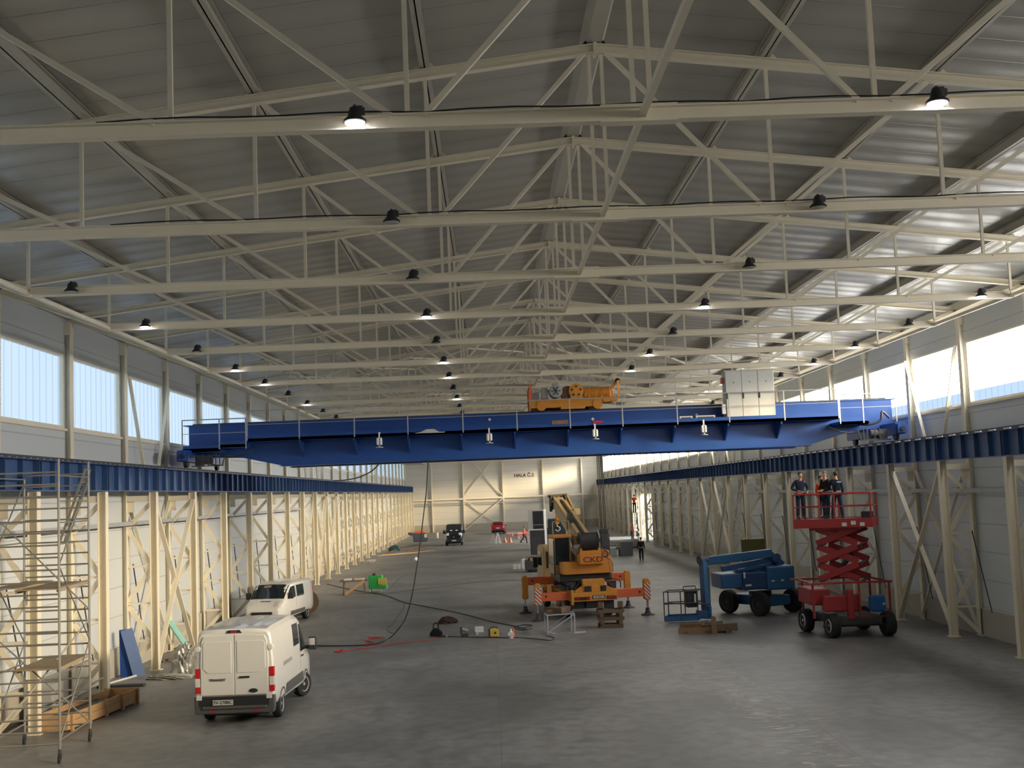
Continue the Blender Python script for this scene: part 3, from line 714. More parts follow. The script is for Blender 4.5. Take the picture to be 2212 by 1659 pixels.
bm = B(); lathe(bm, [(.10, -.12), (.31, -.1), (.31, .12), (.2, .14), (.2, .5)], (.20, -1.15, .78), 'y', 24); bx(bm, -.05, .45, -1.25, -1.05, .42, .6); gb = obj('gearbox', bm, YEL, tr, 40)
bm = B()
for a in range(5): cyl(bm, (.20+.19*math.cos(a*2*PI/5+.3), -1.28, .78+.19*math.sin(a*2*PI/5+.3)), (.20+.19*math.cos(a*2*PI/5+.3), -1.262, .78+.19*math.sin(a*2*PI/5+.3)), .05, n=10)
obj('port', bm, DARK, gb)
bm = B(); lathe(bm, [(.2, -.2), (.3, -.18), (.3, .3)], (-.15, -.9, .72), 'y', 20); obj('coupling_cover', bm, RUST, tr, 40)
bm = B(); pr_ = [(.10, -.62), (.22, -.6)]
k = -.55
while k < .5: pr_ += [(.27, k), (.27, k+.03), (.245, k+.045)]; k += .06
pr_ += [(.22, .52), (.1, .55)]
lathe(bm, pr_, (1.1, -1.0, .67), 'x', 24); obj('rope_drum', bm, YEL, tr, 40)
bm = B()
for x in (.75, 1.0, 1.25, 1.5): bx(bm, x-.04, x+.04, -1.25, -.75, .42, .55)
obj('drum_cradle', bm, YEL, tr)
bm = B(); prism(bm, [(1.55, .42), (1.75, .42), (1.72, .8), (1.88, 1.0), (1.75, 1.03), (1.62, .85)], 'y', -1.1, -.9); obj('limit_switch_arm', bm, YEL, tr)
for x, z in ((-1.72, 1.08), (1.93, 1.10)):
    bm = B(); bar(bm, (x, -1.55, .42), (x, -1.55, z), .09, .05, (0, 1, 0)); bar(bm, (x, 1.5, .42), (x, 1.5, z), .09, .05, (0, 1, 0)); bar(bm, (x, -1.55, z), (x, 1.5, z), .06, .06); obj('end_guard', bm, YEL if x > 0 else ORG, tr)
# hoist ropes with hook block
hb = thing('hook_block', 'dark hook block hanging on long ropes from the bridge crane behind the yellow crane', 'hook block', (4.72, 51.0, 3.3))
for dx in (-.14, -.05, .06, .15):
    bm = B(); cyl(bm, (dx*.8-.05, 0, .55), (dx*.7-.10, 0, 5.95), .016, n=6); obj('rope', bm, BLK, hb)
bm = B(); cyl(bm, (-.02, -.12, .32), (-.02, .12, .32), .22, n=20); bx(bm, -.16, .12, -.14, .14, .05, .55); obj('sheave_box', bm, DARK, hb, bev=.02)
bm = B(); tube(bm, smoothpath([(-.02, 0, .05), (-.02, 0, -.1), (.10, 0, -.2), (.05, 0, -.36), (-.1, 0, -.36), (-.16, 0, -.24)]), .035, 8); obj('hook', bm, DARK, hb, 50)
for q, (dx, z1) in enumerate(((.12, -1.25), (.24, -1.0))):
    bm = B(); tube(bm, smoothpath([(-.05, 0, -.33), (dx, -.05, -.6), (dx+.02, -.1, z1)]), .014, 6); obj('sling', bm, BLK if q else RUST, hb)
# supply cable hanging down from the crane to the floor
pts = [A(925, 992, 49.35), A(921, 1060, 49.3), A(914, 1120, 49.2), A(907, 1180, 49.1), A(898, 1240, 49.0), A(889, 1290, 48.9), A(876, 1335, 48.8), A(858, 1362, 48.6)]
pts += [G(842, 1378, .02), G(822, 1388, .02), G(795, 1393, .02), G(740, 1395, .02), G(665, 1395, .02), G(600, 1396, .02)]
bm = B(); tube(bm, smoothpath(pts), .022, 6); tag(obj('hanging_cable', bm, BLK), 'black cable hanging from the bridge crane down to the floor behind the vans', 'cable')
bm = B(); tube(bm, smoothpath([A(820, 1001, 49.5), A(802, 1018, 52), A(775, 1031, 55), A(745, 1037, 57), A(722, 1038, 59)]), .03, 6); tag(obj('drooping_cable', bm, BLK), 'black cable drooping between the crane and the left runway girder', 'cable')

# ------------------------------------------------------------------ road vehicles
def sect(w_, zb, zm, zt_, crown=.05, tum=.10):
    # right half from the sill to the roof centre
    h = zt_-zm
    return [(w_*.55, zb), (w_*.93, zb+.01), (w_*.99, zb+.14), (w_, zb+(zm-zb)*.5), (w_*.995, zm), (w_*(1-tum*.25), zm+h*.35), (w_*(1-tum*.7), zm+h*.72), (w_*(1-tum*1.15), zm+h*.90), (w_*(1-tum*2.2), zm+h*.975), (w_*(.42), zt_-crown*.15), (0, zt_)]
class Body:
    def __init__(s, st): s.st = st            # list of (y, w, zb, zm, zt, tum)
    def at(s, y):
        st = s.st
        for a, b in zip(st, st[1:]):
            if a[0] <= y <= b[0]:
                t = (y-a[0])/max(1e-6, b[0]-a[0]); return [a[k]+(b[k]-a[k])*t for k in range(6)]
        return list(st[-1] if y > st[-1][0] else st[0])
    def prof(s, y):
        q = s.at(y); return sect(q[1], q[2], q[3], q[4], tum=q[5])
    def sx(s, y, z):
        P = s.prof(y)
        for a, b in zip(P[1:], P[2:]):
            if a[1] <= z <= b[1] and b[1] > a[1]: return a[0]+(b[0]-a[0])*(z-a[1])/(b[1]-a[1])
        return P[-2][0]
    def sz(s, x, y):
        P = s.prof(y)
        for a, b in zip(P[4:], P[5:]):
            if b[0] <= abs(x) <= a[0]: return a[1]+(b[1]-a[1])*(a[0]-abs(x))/max(1e-6, a[0]-b[0])
        return P[4][1]
    def mesh(s, bm):
        rings = []
        for q in s.st:
            P = sect(q[1], q[2], q[3], q[4], tum=q[5])
            pts = P+[(-x, z) for x, z in P[-2::-1]]
            rings.append([bm.verts.new((x, q[0], z)) for x, z in pts])
        n = len(rings[0])
        for a, b in zip(rings, rings[1:]):
            for k in range(n): bm.faces.new((a[k], a[(k+1) % n], b[(k+1) % n], b[k]))
        bm.faces.new(rings[0]); bm.faces.new(rings[-1][::-1])
def side_plate(bm, bd, poly, s, off=.008, sub=4):
    # polygon of (y,z) laid on the body side s (+1 right); filled as strips between its lower and upper edge
    ys = sorted({p[0] for p in poly}); y0, y1 = ys[0], ys[-1]
    def span(y):
        zs = []
        n = len(poly)
        for i in range(n):
            a, b = poly[i], poly[(i+1) % n]
            if min(a[0], b[0])-1e-9 <= y <= max(a[0], b[0])+1e-9 and abs(a[0]-b[0]) > 1e-9: zs.append(a[1]+(b[1]-a[1])*(y-a[0])/(b[0]-a[0]))
        return min(zs), max(zs)
    Y = sorted(set([y0+(y1-y0)*k/10 for k in range(11)]+ys)); cols_ = []
    for y in Y:
        a, b = span(y); cols_.append([bm.verts.new((s*(bd.sx(y, a+(b-a)*k/sub)+off), y, a+(b-a)*k/sub)) for k in range(sub+1)])
    for c, d in zip(cols_, cols_[1:]):
        for k in range(sub): bm.faces.new((c[k], c[k+1], d[k+1], d[k]))
def top_plate(bm, bd, x0, x1, y0, y1, off=.008, taper=0, nx=8, ny=5):
    g = []
    for j in range(ny+1):
        y = y0+(y1-y0)*j/ny; k_ = 1-taper*j/ny
        row = []
        for i in range(nx+1):
            x = (x0+(x1-x0)*i/nx)*k_; row.append(bm.verts.new((x, y+off*.5, bd.sz(x, y)+off)))
        g.append(row)
    for j in range(ny):
        for i in range(nx): bm.faces.new((g[j][i], g[j][i+1], g[j+1][i+1], g[j+1][i]))
def wheel(parent, x, y, r, w_, rim, steer=0., hub=.62):
    M = Matrix.Rotation(steer, 4, 'Z')
    wl = bpy.data.objects.new('wheel', None); C.objects.link(wl); wl.parent = parent; wl.location = (x, y, r); wl.rotation_euler = (0, 0, steer)
    bm = B(); h = w_/2
    lathe(bm, [(r*.60, -h*.8), (r*.80, -h), (r*.95, -h*.9), (r, -h*.55), (r, h*.55), (r*.95, h*.9), (r*.80, h), (r*.60, h*.8)], (0, 0, 0), 'x', 28); ty = obj('wheel', bm, RUB, parent, 40, loc=(x, y, r), rot=(0, 0, steer))
    bpy.data.objects.remove(wl)
    s = 1 if x > 0 else -1
    bm = B(); lathe(bm, [(.05*r, h*.86), (r*.12, h*.86), (r*.16, h*.70), (r*.50, h*.66), (r*.56, h*.80), (r*hub, h*.98), (r*hub, -h*.5)] if s > 0 else [(r*hub, h*.5), (r*hub, -h*.98), (r*.56, -h*.80), (r*.50, -h*.66), (r*.16, -h*.70), (r*.12, -h*.86), (.05*r, -h*.86)], (0, 0, 0), 'x', 24)
    rm = obj('rim', bm, rim, ty, 40)
    bm = B()
    for a in range(5):
        q = a*2*PI/5; cyl(bm, (s*h*.6, math.cos(q)*r*.34, math.sin(q)*r*.34), (s*h*.70, math.cos(q)*r*.34, math.sin(q)*r*.34), r*.085, n=8)
    obj('vent', bm, BLK, rm)
    return ty
def arch(parent, bd, y, r, m_=None):
    for s in (-1, 1):
        bm = B(); n = 16; R0, R1 = r*1.10, r*1.24; a_, b_ = [], []
        for k in range(n+1):
            q = PI*k/n; c_, d_ = math.cos(q), math.sin(q)
            yy = y+R1*c_; zz = max(r*.75, r+R1*d_); a_.append(bm.verts.new((s*(bd.sx(yy, zz)+.012), yy, zz)))
            yy = y+R0*c_; zz = r+R0*d_; b_.append(bm.verts.new((s*(bd.sx(yy, max(zz, .3))+.012), yy, zz)))
        for k in range(n): bm.faces.new((a_[k], a_[k+1], b_[k+1], b_[k]))
        if m_: obj('arch_trim', bm, m_, parent)
        else: bm.free()
        bm = B(); lathe(bm, [(.01, s*(bd.sx(y, r)-.30)), (R0, s*(bd.sx(y, r)-.30)), (R0, s*(bd.sx(y, r)+.006))], (0, y, r), 'x', 28)
        # keep only the outer disc and upper shell of the wheel well
        for v in [v for v in bm.verts if v.co.z < r*.7]: v.co.z = r*.7
        obj('wheel_well', bm, BLK, parent)

def van(name, label, loc, rz, st, col, P):
    t = thing(name, label, 'van', loc, rz); bd = Body(st)
    bm = B(); bd.mesh(bm); obj('body', bm, col, t, 28)
    Lg = st[-1][0]; W = P['w']; r = P['r']
    for y in P['axles']: arch(t, bd, y, r, P.get('trim'))
    for k, y in enumerate(P['axles']):
        for s in (-1, 1): wheel(t, s*(W-.13), y, r, .22, P['rim'], P.get('steer', 0) if k == 1 else 0)
    bm = B(); bx(bm, -W*.75, W*.75, .35, Lg-.5, r*.55, r*.9); bar(bm, (-W*.8, P['axles'][0], r), (W*.8, P['axles'][0], r), .12, .12); obj('underbody', bm, BLK, t)
    return t, bd

# white panel van, seen from behind
ST = [(.0, .94, .50, 1.15, 2.36, .07), (.05, .985, .47, 1.15, 2.44, .08), (.5, 1.0, .45, 1.15, 2.475, .085), (2.6, 1.0, .42, 1.15, 2.49, .085), (3.55, 1.0, .40, 1.15, 2.44, .09), (3.95, 1.0, .40, 1.15, 2.30, .10),
      (4.35, .995, .38, 1.15, 1.92, .12), (4.72, .985, .36, 1.12, 1.52, .12), (4.9, .97, .34, 1.08, 1.36, .10), (5.3, .93, .32, .98, 1.20, .08), (5.48, .86, .34, .86, 1.02, .08), (5.53, .78, .38, .74, .88, .05)]
v1, b1 = van('panel_van', 'white high roof panel van seen from behind, nearest vehicle on the left', (-6.93, 32.35, 0), R(-2), ST, WHITEP,
             dict(w=1.0, r=.35, axles=(.98, 4.28), rim=GREY, steer=R(-24), trim=mat('trim_grey', (.10, .10, .10), .6)))
TG = MATS['trim_grey']; v1.scale = (1.06, 1, 1.02)
bm = B(); prism(bm, [(-.975, .30), (.975, .30), (1.0, .45), (1.0, .74), (-1.0, .74), (-1.0, .45)], 'y', -.09, .12); bx(bm, -.80, .80, -.14, -.05, .42, .50); bp_ = obj('rear_bumper', bm, TG, v1, bev=.03)
bm = B(); bx(bm, -.86, .86, -.105, -.09, .50, .735); obj('step', bm, BLK, bp_)
for s in (-1, 1):
    bm = B(); bx(bm, s*.80, s*.94, -.125, -.10, .66, .78); obj('fog_lamp', bm, CLRL, bp_, bev=.01)
    bm = B(); bx(bm, s*.48, s*.62, -.10, -.088, .36, .40); obj('reflector', bm, REDL, bp_)
for s in (-1, 1):
    x0, x1 = (.008, .85) if s > 0 else (-.85, -.008)
    bm = B(); P_ = [(s*.008, .76), (s*.84, .76), (s*.85, 1.6), (s*.82, 2.12), (s*.76, 2.26), (s*.008, 2.29)]
    prism(bm, P_, 'y', -.035, .02); d = obj('rear_door', bm, WHITEP, v1, bev=.012)
    bm = B(); P_ = [(s*.07, 1.32), (s*.66, 1.32), (s*.78, 1.44), (s*.775, 2.08), (s*.72, 2.13), (s*.07, 2.13)]
    prism(bm, P_, 'y', -.05, -.03); obj('pressed_panel', bm, WHITEP, d, bev=.02, seg=3)
    for z in (1.95, 1.02):
        bm = B(); lathe(bm, [(.02, -.03), (.065, -.025), (.08, .0), (.08, .05)], (s*.905, -.02, z), 'y', 16)
        if z > 1.5: obj('hinge', bm, WPL, d, 40)
        else: bm.free()
    # tail lamp cluster
    bm = B(); bx(bm, s*.865, s*.985, -.03, .10, 1.20, 1.45); tl = obj('tail_lamp', bm, REDL, v1, bev=.015)
    bm = B(); bx(bm, s*.865, s*.985, -.032, .10, .98, 1.20); obj('indicator', bm, CLRL, tl, bev=.01)
    bm = B(); bx(bm, s*.865, s*.985, -.03, .10, .82, .98); obj('lower_lens', bm, REDL, tl, bev=.01)
bm = B(); bx(bm, .12, .38, -.07, -.045, 1.185, 1.235); obj('door_handle', bm, BLK, v1, bev=.01)
bm = B(); prism(bm, [(-.20, 2.33), (.20, 2.33), (.14, 2.40), (-.14, 2.40)], 'y', -.02, .06); hl = obj('brake_lamp', bm, BLK, v1)
bm = B(); bx(bm, -.08, .08, -.03, .0, 2.345, 2.38); obj('lens', bm, REDL, hl)
bm = B(); bx(bm, -.52, -.02, -.155, -.14, .53, .66); pl = obj('number_plate', bm, PLATE, v1)
text('plate_text', 'SV-278BC', .115, BLK, pl, (-.27, -.158, .595), (PI/2, 0, 0), .002)
text('door_lettering', 'TRANSIT', .085, DARK, v1, (-.42, -.052, 1.15), (PI/2, 0, 0), .003, sx=1.25)
bm = B(); lathe(bm, [(.001, -.062), (.05, -.06), (.055, -.045)], (0, 0, 0), 'y', 24); o = obj('oval_badge', bm, BLK, v1, loc=(.47, 0, .86)); o.scale = (2.0, 1, 1)
for s in (-1, 1):
    bm = B(); side_plate(bm, b1, [(2.65, 1.62), (3.42, 1.62), (3.42, 2.20), (2.65, 2.22)], s); obj('side_window', bm, GLS, v1, 30)
    bm = B(); side_plate(bm, b1, [(3.56, 1.36), (4.42, 1.36), (4.44, 1.62), (4.05, 1.98), (3.85, 2.12), (3.56, 2.14)], s); obj('cab_window', bm, GLS, v1, 30)
    bm = B(); side_plate(bm, b1, [(1.45, .52), (3.82, .52), (3.82, .80), (1.45, .80)], s, .015); obj('side_moulding', bm, TG, v1, 30)
    bm = B(); side_plate(bm, b1, [(3.60, 1.22), (3.86, 1.22), (3.86, 1.27), (3.60, 1.27)], s, .03); obj('door_handle', bm, BLK, v1)
    bm = B(); side_plate(bm, b1, [(1.15, 1.30), (2.35, 1.30), (2.35, 1.40), (1.15, 1.40)], s, .006)
    if s > 0: obj('side_lettering', bm, mat('faint_lettering', (.30, .31, .33), .6), v1)
    else: bm.free()
    bm = B(); side_plate(bm, b1, [(3.49, .60), (3.51, .60), (3.51, 2.25), (3.49, 2.25)], s, .004); obj('door_gap', bm, DARK, v1)
    bm = B(); side_plate(bm, b1, [(.9, 2.15), (2.58, 2.15), (2.58, 2.17), (.9, 2.17)], s, .012); side_plate(bm, b1, [(.9, 1.55), (2.58, 1.55), (2.58, 1.57), (.9, 1.57)], s, .010); obj('side_crease', bm, WHITEP, v1)
    bm = B(); bx(bm, s*.98, s*1.10, 4.30, 4.42, 1.34, 1.42); bx(bm, s*1.08, s*1.30, 4.26, 4.44, 1.32, 1.68); mi_ = obj('mirror', bm, BLK, v1, bev=.035)
    bm = B(); bx(bm, s*1.10, s*1.28, 4.235, 4.262, 1.46, 1.66); obj('mirror_glass', bm, CHR, mi_)
bm = B(); top_plate(bm, b1, -.80, .80, 4.02, 4.78, .012); obj('windscreen', bm, GLS, v1, 30)
bm = B()
for k in range(5): top_plate(bm, b1, -.72+k*.33, -.60+k*.33, .45, 3.3, .012, nx=1, ny=8)
obj('roof_rib', bm, WHITEP, v1)

# second white van, seen from the front right
ST2 = [(0, .90, .45, 1.05, 1.86, .08), (.06, .93, .42, 1.05, 1.93, .09), (.5, .95, .40, 1.05, 1.955, .09), (2.6, .95, .36, 1.05, 1.96, .09), (3.2, .95, .36, 1.05, 1.90, .10), (3.55, .95, .35, 1.05, 1.72, .11), (4.05, .945, .34, 1.05, 1.28, .11),
       (4.25, .93, .32, 1.0, 1.16, .10), (4.6, .88, .30, .88, 1.02, .09), (4.78, .78, .30, .70, .82, .06), (4.82, .68, .32, .58, .66, .05)]
v2, b2 = van('passenger_van', 'white low roof van facing the camera, parked behind the panel van', (-10.0, 61.2, 0), R(170.5), ST2, WHITEP, dict(w=.95, r=.33, axles=(.95, 4.0), rim=GREY))
bm = B(); top_plate(bm, b2, -.82, .82, 3.28, 4.08, .012); obj('windscreen', bm, GLS, v2, 30)
bm = B(); top_plate(bm, b2, .0, .35, 3.36, 3.55, .018, nx=3, ny=2); obj('sun_blind', bm, PLY, v2)
bm = B(); top_plate(bm, b2, -.25, .25, 4.24, 4.30, .012); obj('vent', bm, BLK, v2)
bm = B(); prism(bm, [(-.84, .30), (.84, .30), (.86, .58), (-.86, .58)], 'y', 4.5, 4.86); obj('front_bumper', bm, TG, v2, bev=.06)
bm = B(); bx(bm, -.5, .5, 4.80, 4.875, .60, .72); obj('grille', bm, BLK, v2, bev=.02)
for s in (-1, 1):
    bm = B(); top_plate(bm, b2, s*.55, s*.86, 4.30, 4.66, .02, nx=4, ny=4); obj('headlamp', bm, CLRL, v2, 40)
    bm = B(); side_plate(bm, b2, [(2.75, 1.22), (3.85, 1.22), (3.5, 1.62), (3.25, 1.74), (2.75, 1.76)], s); obj('cab_window', bm, GLS, v2, 30)
    bm = B(); side_plate(bm, b2, [(1.5, 1.22), (2.55, 1.22), (2.55, 1.76), (1.5, 1.76)], s); obj('side_window', bm, GLS, v2, 30)
    bm = B(); side_plate(bm, b2, [(1.4, .42), (3.5, .42), (3.5, .62), (1.4, .62)], s, .015); obj('side_moulding', bm, TG, v2)
    bm = B(); bx(bm, s*.93, s*1.16, 3.62, 3.78, 1.22, 1.52); obj('mirror', bm, BLK, v2, bev=.03)
    bm = B(); side_plate(bm, b2, [(2.64, .5), (2.66, .5), (2.66, 1.8), (2.64, 1.8)], s, .004); obj('door_gap', bm, DARK, v2)
    bm = B(); bx(bm, s*.80, s*.92, -.03, .05, .95, 1.5); obj('tail_lamp', bm, REDL, v2)
bm = B(); bx(bm, -.26, .26, 4.86, 4.885, .40, .51); obj('number_plate', bm, PLATE, v2)
bm = B(); lathe(bm, [(.001, 0), (.6, .0), (.62, .03)], (0, 0, 0), 'z', 20); o = obj('rolled_rug', bm, RUST); o.rotation_euler = (R(80), 0, R(20)); o.location = (-9.6, 62.2, .62); tag(o, 'rusty brown round plate leaning behind the low roof white van', 'plate')

# dark van far down the hall and the red car beyond it
gp = G(981, 1179)
v3, b3 = van('dark_van', 'black van facing the camera with its headlamps catching light, far down the hall', (gp.x, gp.y+4.9, 0), R(180), ST2, DVAN, dict(w=.95, r=.33, axles=(.95, 4.0), rim=GREY))
v3.scale = (1.06, 1.0, 1.22)
bm = B(); top_plate(bm, b3, -.80, .80, 3.30, 4.05, .012); obj('windscreen', bm, GLS, v3, 30)
for s in (-1, 1):
    bm = B(); top_plate(bm, b3, s*.52, s*.86, 4.28, 4.68, .03, nx=4, ny=4); obj('headlamp', bm, CLRL, v3, 40)
    bm = B(); bx(bm, s*.93, s*1.18, 3.62, 3.78, 1.10, 1.42); obj('mirror', bm, BLK, v3, bev=.03)
    bm = B(); top_plate(bm, b3, s*.18, s*.40, 3.9, 4.0, .03, nx=2, ny=2); obj('seat_back', bm, LGREY, v3)
bm = B(); bx(bm, -.24, .24, 4.83, 4.87, .42, .53); obj('number_plate', bm, PLATE, v3)
bm = B(); lathe(bm, [(.001, 0), (.07, 0), (.07, .03)], (0, 4.80, .80), 'y', 16); obj('badge', bm, CHR, v3)
ST4 = [(0, .70, .38, .70, .90, .06), (.08, .80, .34, .85, 1.05, .08), (.30, .84, .32, .90, 1.36, .16), (.75, .86, .30, .90, 1.50, .17), (2.2, .86, .28, .90, 1.50, .17), (2.9, .86, .28, .88, 1.20, .14), (3.3, .84, .28, .85, .98, .09), (4.0, .74, .30, .65, .76, .06)]
gp = G(1076, 1153)
v4, b4 = van('red_car', 'small red hatchback seen from behind near the far end wall', (gp.x, gp.y, 0), R(-3), ST4, CAR, dict(w=.86, r=.30, axles=(.7, 3.2), rim=GREY))
v4['category'] = 'car'
v4.scale = (1.12, 1.05, 1.12)
bm = B(); top_plate(bm, b4, -.60, .60, .12, .62, .015); obj('rear_window', bm, GLS, v4, 30)
for s in (-1, 1):
    bm = B(); bx(bm, s*.62, s*.80, -.02, .12, .72, .95); obj('tail_lamp', bm, REDL if s < 0 else CLRL, v4, bev=.02)
    bm = B(); bx(bm, s*.86, s*1.02, 2.2, 2.35, .92, 1.05); obj('mirror', bm, BLK, v4, bev=.02)
    bm = B(); side_plate(bm, b4, [(.7, .98), (2.7, .98), (2.3, 1.3), (.9, 1.36)], s); obj('side_window', bm, GLS, v4)
bm = B(); bx(bm, -.24, .24, -.03, -.01, .66, .77); obj('number_plate', bm, PLATE, v4)
bm = B(); bx(bm, -.74, .74, -.06, .10, .30, .50); obj('rear_bumper', bm, BLK, v4, bev=.04)

# ------------------------------------------------------------------ people
def skinmesh(name, verts, edges, radii, m, parent, root=0, sub=1):
    me = bpy.data.meshes.new(name); me.from_pydata(verts, edges, []); o = bpy.data.objects.new(name, me); C.objects.link(o)
    md = o.modifiers.new('skin', 'SKIN'); md.use_smooth_shade = True
    for i, r_ in enumerate(radii):
        sv = me.skin_vertices[0].data[i]; sv.radius = r_ if isinstance(r_, tuple) else (r_, r_); sv.use_root = (i == root)
    s = o.modifiers.new('sub', 'SUBSURF'); s.levels = sub; s.render_levels = sub
    dg = bpy.context.evaluated_depsgraph_get(); m2 = bpy.data.meshes.new_from_object(o.evaluated_get(dg)); bpy.data.objects.remove(o)
    for p in m2.polygons: p.use_smooth = True
    m2.materials.clear(); m2.materials.append(m)
    for p in m2.polygons: p.material_index = 0
    q = bpy.data.objects.new(name, m2); C.objects.link(q); q.parent = parent; return q
def person(label, loc, rz, J, top, legs, hair, H=1.78, vest=None, hat=None, group=None, bald=False):
    # J: joints in local metres, facing -y; keys lsh rsh lel rel lwr rwr lhip rhip lkn rkn lan ran lean head
    t = thing('person', label, 'person', loc, rz, group); k = H/1.78
    t.scale = (k, k, k)
    D_ = dict(pel=(0, 0, .95), wai=(0, 0, 1.12), che=(0, 0, 1.33), nb=(0, 0, 1.48), nt=(0, -.01, 1.56), lsh=(.18, 0, 1.43), rsh=(-.18, 0, 1.43), lel=(.23, .03, 1.14), rel=(-.23, .03, 1.14),
              lwr=(.22, -.06, .90), rwr=(-.22, -.06, .90), lhip=(.09, 0, .90), rhip=(-.09, 0, .90), lkn=(.11, -.02, .50), rkn=(-.11, -.02, .50), lan=(.12, .02, .09), ran=(-.12, .02, .09), hd=(0, -.02, 1.66), turn=0.)
    D_.update(J); turn = D_.pop('turn'); V = {a: Vector(b) for a, b in D_.items()}
    names = ['pel', 'wai', 'che', 'nb', 'nt', 'lsh', 'lel', 'lwr', 'rsh', 'rel', 'rwr', 'lhip', 'lkn', 'lan', 'rhip', 'rkn', 'ran']
    E_ = [('pel', 'wai'), ('wai', 'che'), ('che', 'nb'), ('nb', 'nt'), ('che', 'lsh'), ('lsh', 'lel'), ('lel', 'lwr'), ('che', 'rsh'), ('rsh', 'rel'), ('rel', 'rwr'),
          ('pel', 'lhip'), ('lhip', 'lkn'), ('lkn', 'lan'), ('pel', 'rhip'), ('rhip', 'rkn'), ('rkn', 'ran')]
    rad = dict(pel=(.14, .105), wai=(.13, .095), che=(.15, .11), nb=.06, nt=.052, lsh=.058, rsh=.058, lel=.038, rel=.038, lwr=.026, rwr=.026, lhip=.085, rhip=.085, lkn=.055, rkn=.055, lan=.038, ran=.038)
    idx = {n: i for i, n in enumerate(names)}; vv = [tuple(V[n]) for n in names]; ee = [(idx[a], idx[b]) for a, b in E_]; rr = [rad[n] for n in names]
    # hands: palm, four fingers and a thumb; feet
    for s, w_, e_ in ((1, 'lwr', 'lel'), (-1, 'rwr', 'rel')):
        d = (V[w_]-V[e_]).normalized(); side = Vector((s, 0, 0)); side = (side-d*side.dot(d)).normalized(); nrm = d.cross(side)
        pa = V[w_]+d*.055; vv.append(tuple(pa)); rr.append((.032, .018)); pi_ = len(vv)-1; ee.append((idx[w_], pi_))
        kn = V[w_]+d*.09
        for f, ln in ((-1.5, .052), (-.5, .065), (.5, .07), (1.5, .062)):
            a = kn+nrm*f*.019; b = a+d*ln*.6+side*-.012; c = b+d*ln*.35+side*-.03
            for q, r_ in ((a, .010), (b, .0085), (c, .0075)):
                vv.append(tuple(q)); rr.append(r_)
            n_ = len(vv); ee += [(pi_, n_-3), (n_-3, n_-2), (n_-2, n_-1)]
        a = V[w_]+d*.03+nrm*-.034; b = a+d*.035+nrm*-.018; c = b+d*.028
        for q, r_ in ((a, .012), (b, .010), (c, .008)): vv.append(tuple(q)); rr.append(r_)
        n_ = len(vv); ee += [(pi_, n_-3), (n_-3, n_-2), (n_-2, n_-1)]
    # head: skull, jaw, nose ridge grown from the neck
    hd = V['hd']; T_ = Matrix.Rotation(turn, 3, 'Z')
    for p, r_, par in (((0, .005, -.035), (.062, .066), idx['nt']), ((0, .0, .035), (.076, .088), -1), ((0, .01, .085), (.060, .070), -1)):
        vv.append(tuple(hd+T_ @ Vector(p))); rr.append(r_); ee.append((par if par >= 0 else len(vv)-2, len(vv)-1))
    body = skinmesh('body', vv, ee, rr, SKIN, t)
    bm = B()
    prism(bm, [(-.085, -.015), (-.112, -.03), (-.085, -.045), (-.07, -.03), (-.072, .015)], 'x', -.012, .012); nose = obj('nose', bm, SKIN, body, 60, bev=.004)
    nose.location = hd; nose.rotation_euler = (0, 0, turn)
    for s in (-1, 1):
        bm = B(); lathe(bm, [(.002, -.008), (.011, -.004), (.011, .004), (.002, .008)], (0, 0, 0), 'y', 10); o = obj('eye', bm, DARK, body, 60); o.location = hd+T_ @ Vector((s*.03, -.083, .018)); o.rotation_euler = (0, 0, turn)
        bm = B(); lathe(bm, [(.003, -.010), (.028, -.006), (.026, .006), (.003, .010)], (0, 0, 0), 'x', 10); o = obj('ear', bm, SKIN, body, 60); o.location = hd+T_ @ Vector((s*.076, .01, .0)); o.rotation_euler = (0, 0, turn)
    bm = B(); bx(bm, -.026, .026, -.088, -.078, -.052, -.046); o = obj('mouth', bm, mat('lips', (.35, .12, .10), .6), body); o.location = hd; o.rotation_euler = (0, 0, turn)
    bm = B(); bmesh.ops.create_uvsphere(bm, u_segments=16, v_segments=10, radius=1)
    for v in bm.verts:
        v.co = Vector((v.co.x*.088, v.co.y*.100+.012, v.co.z*.098+.045))
    bmesh.ops.delete(bm, geom=[v for v in bm.verts if v.co.z < (-.045 if v.co.y > .02 else .075 if not bald else .10)], context='VERTS')
    if hat: 
        bmesh.ops.delete(bm, geom=[v for v in bm.verts if v.co.z < .05], context='VERTS')
        bx(bm, -.09, .09, -.15, -.05, .05, .062)
        for v in bm.verts: v.co *= 1.06
    o = obj('hard_hat' if hat else 'hair', bm, hat or hair, body, 60); o.location = hd; o.rotation_euler = (0, 0, turn)
    # clothes
    def cloth(nm, ns, es, grow, m_, extra=()):
        ii = {n: i for i, n in enumerate(ns)}; vs = [tuple(V[n]) for n in ns]
        ra = []
        for n in ns:
            r_ = rad[n]; r_ = r_ if isinstance(r_, tuple) else (r_, r_); ra.append((r_[0]+grow.get(n, .016), r_[1]+grow.get(n, .016)))
        return skinmesh(nm, vs, [(ii[a], ii[b]) for a, b in es], ra, m_, t)
    V['nb'] = V['nb']-Vector((0, 0, .02)); V['lwr'] = V['lel'].lerp(V['lwr'], .93); V['rwr'] = V['rel'].lerp(V['rwr'], .93)
    cloth('jacket', ['pel', 'wai', 'che', 'nb', 'lsh', 'lel', 'lwr', 'rsh', 'rel', 'rwr'], [('pel', 'wai'), ('wai', 'che'), ('che', 'nb'), ('che', 'lsh'), ('lsh', 'lel'), ('lel', 'lwr'), ('che', 'rsh'), ('rsh', 'rel'), ('rel', 'rwr')], dict(pel=.022, wai=.03, che=.026, nb=.018, lwr=.014, rwr=.014), top)
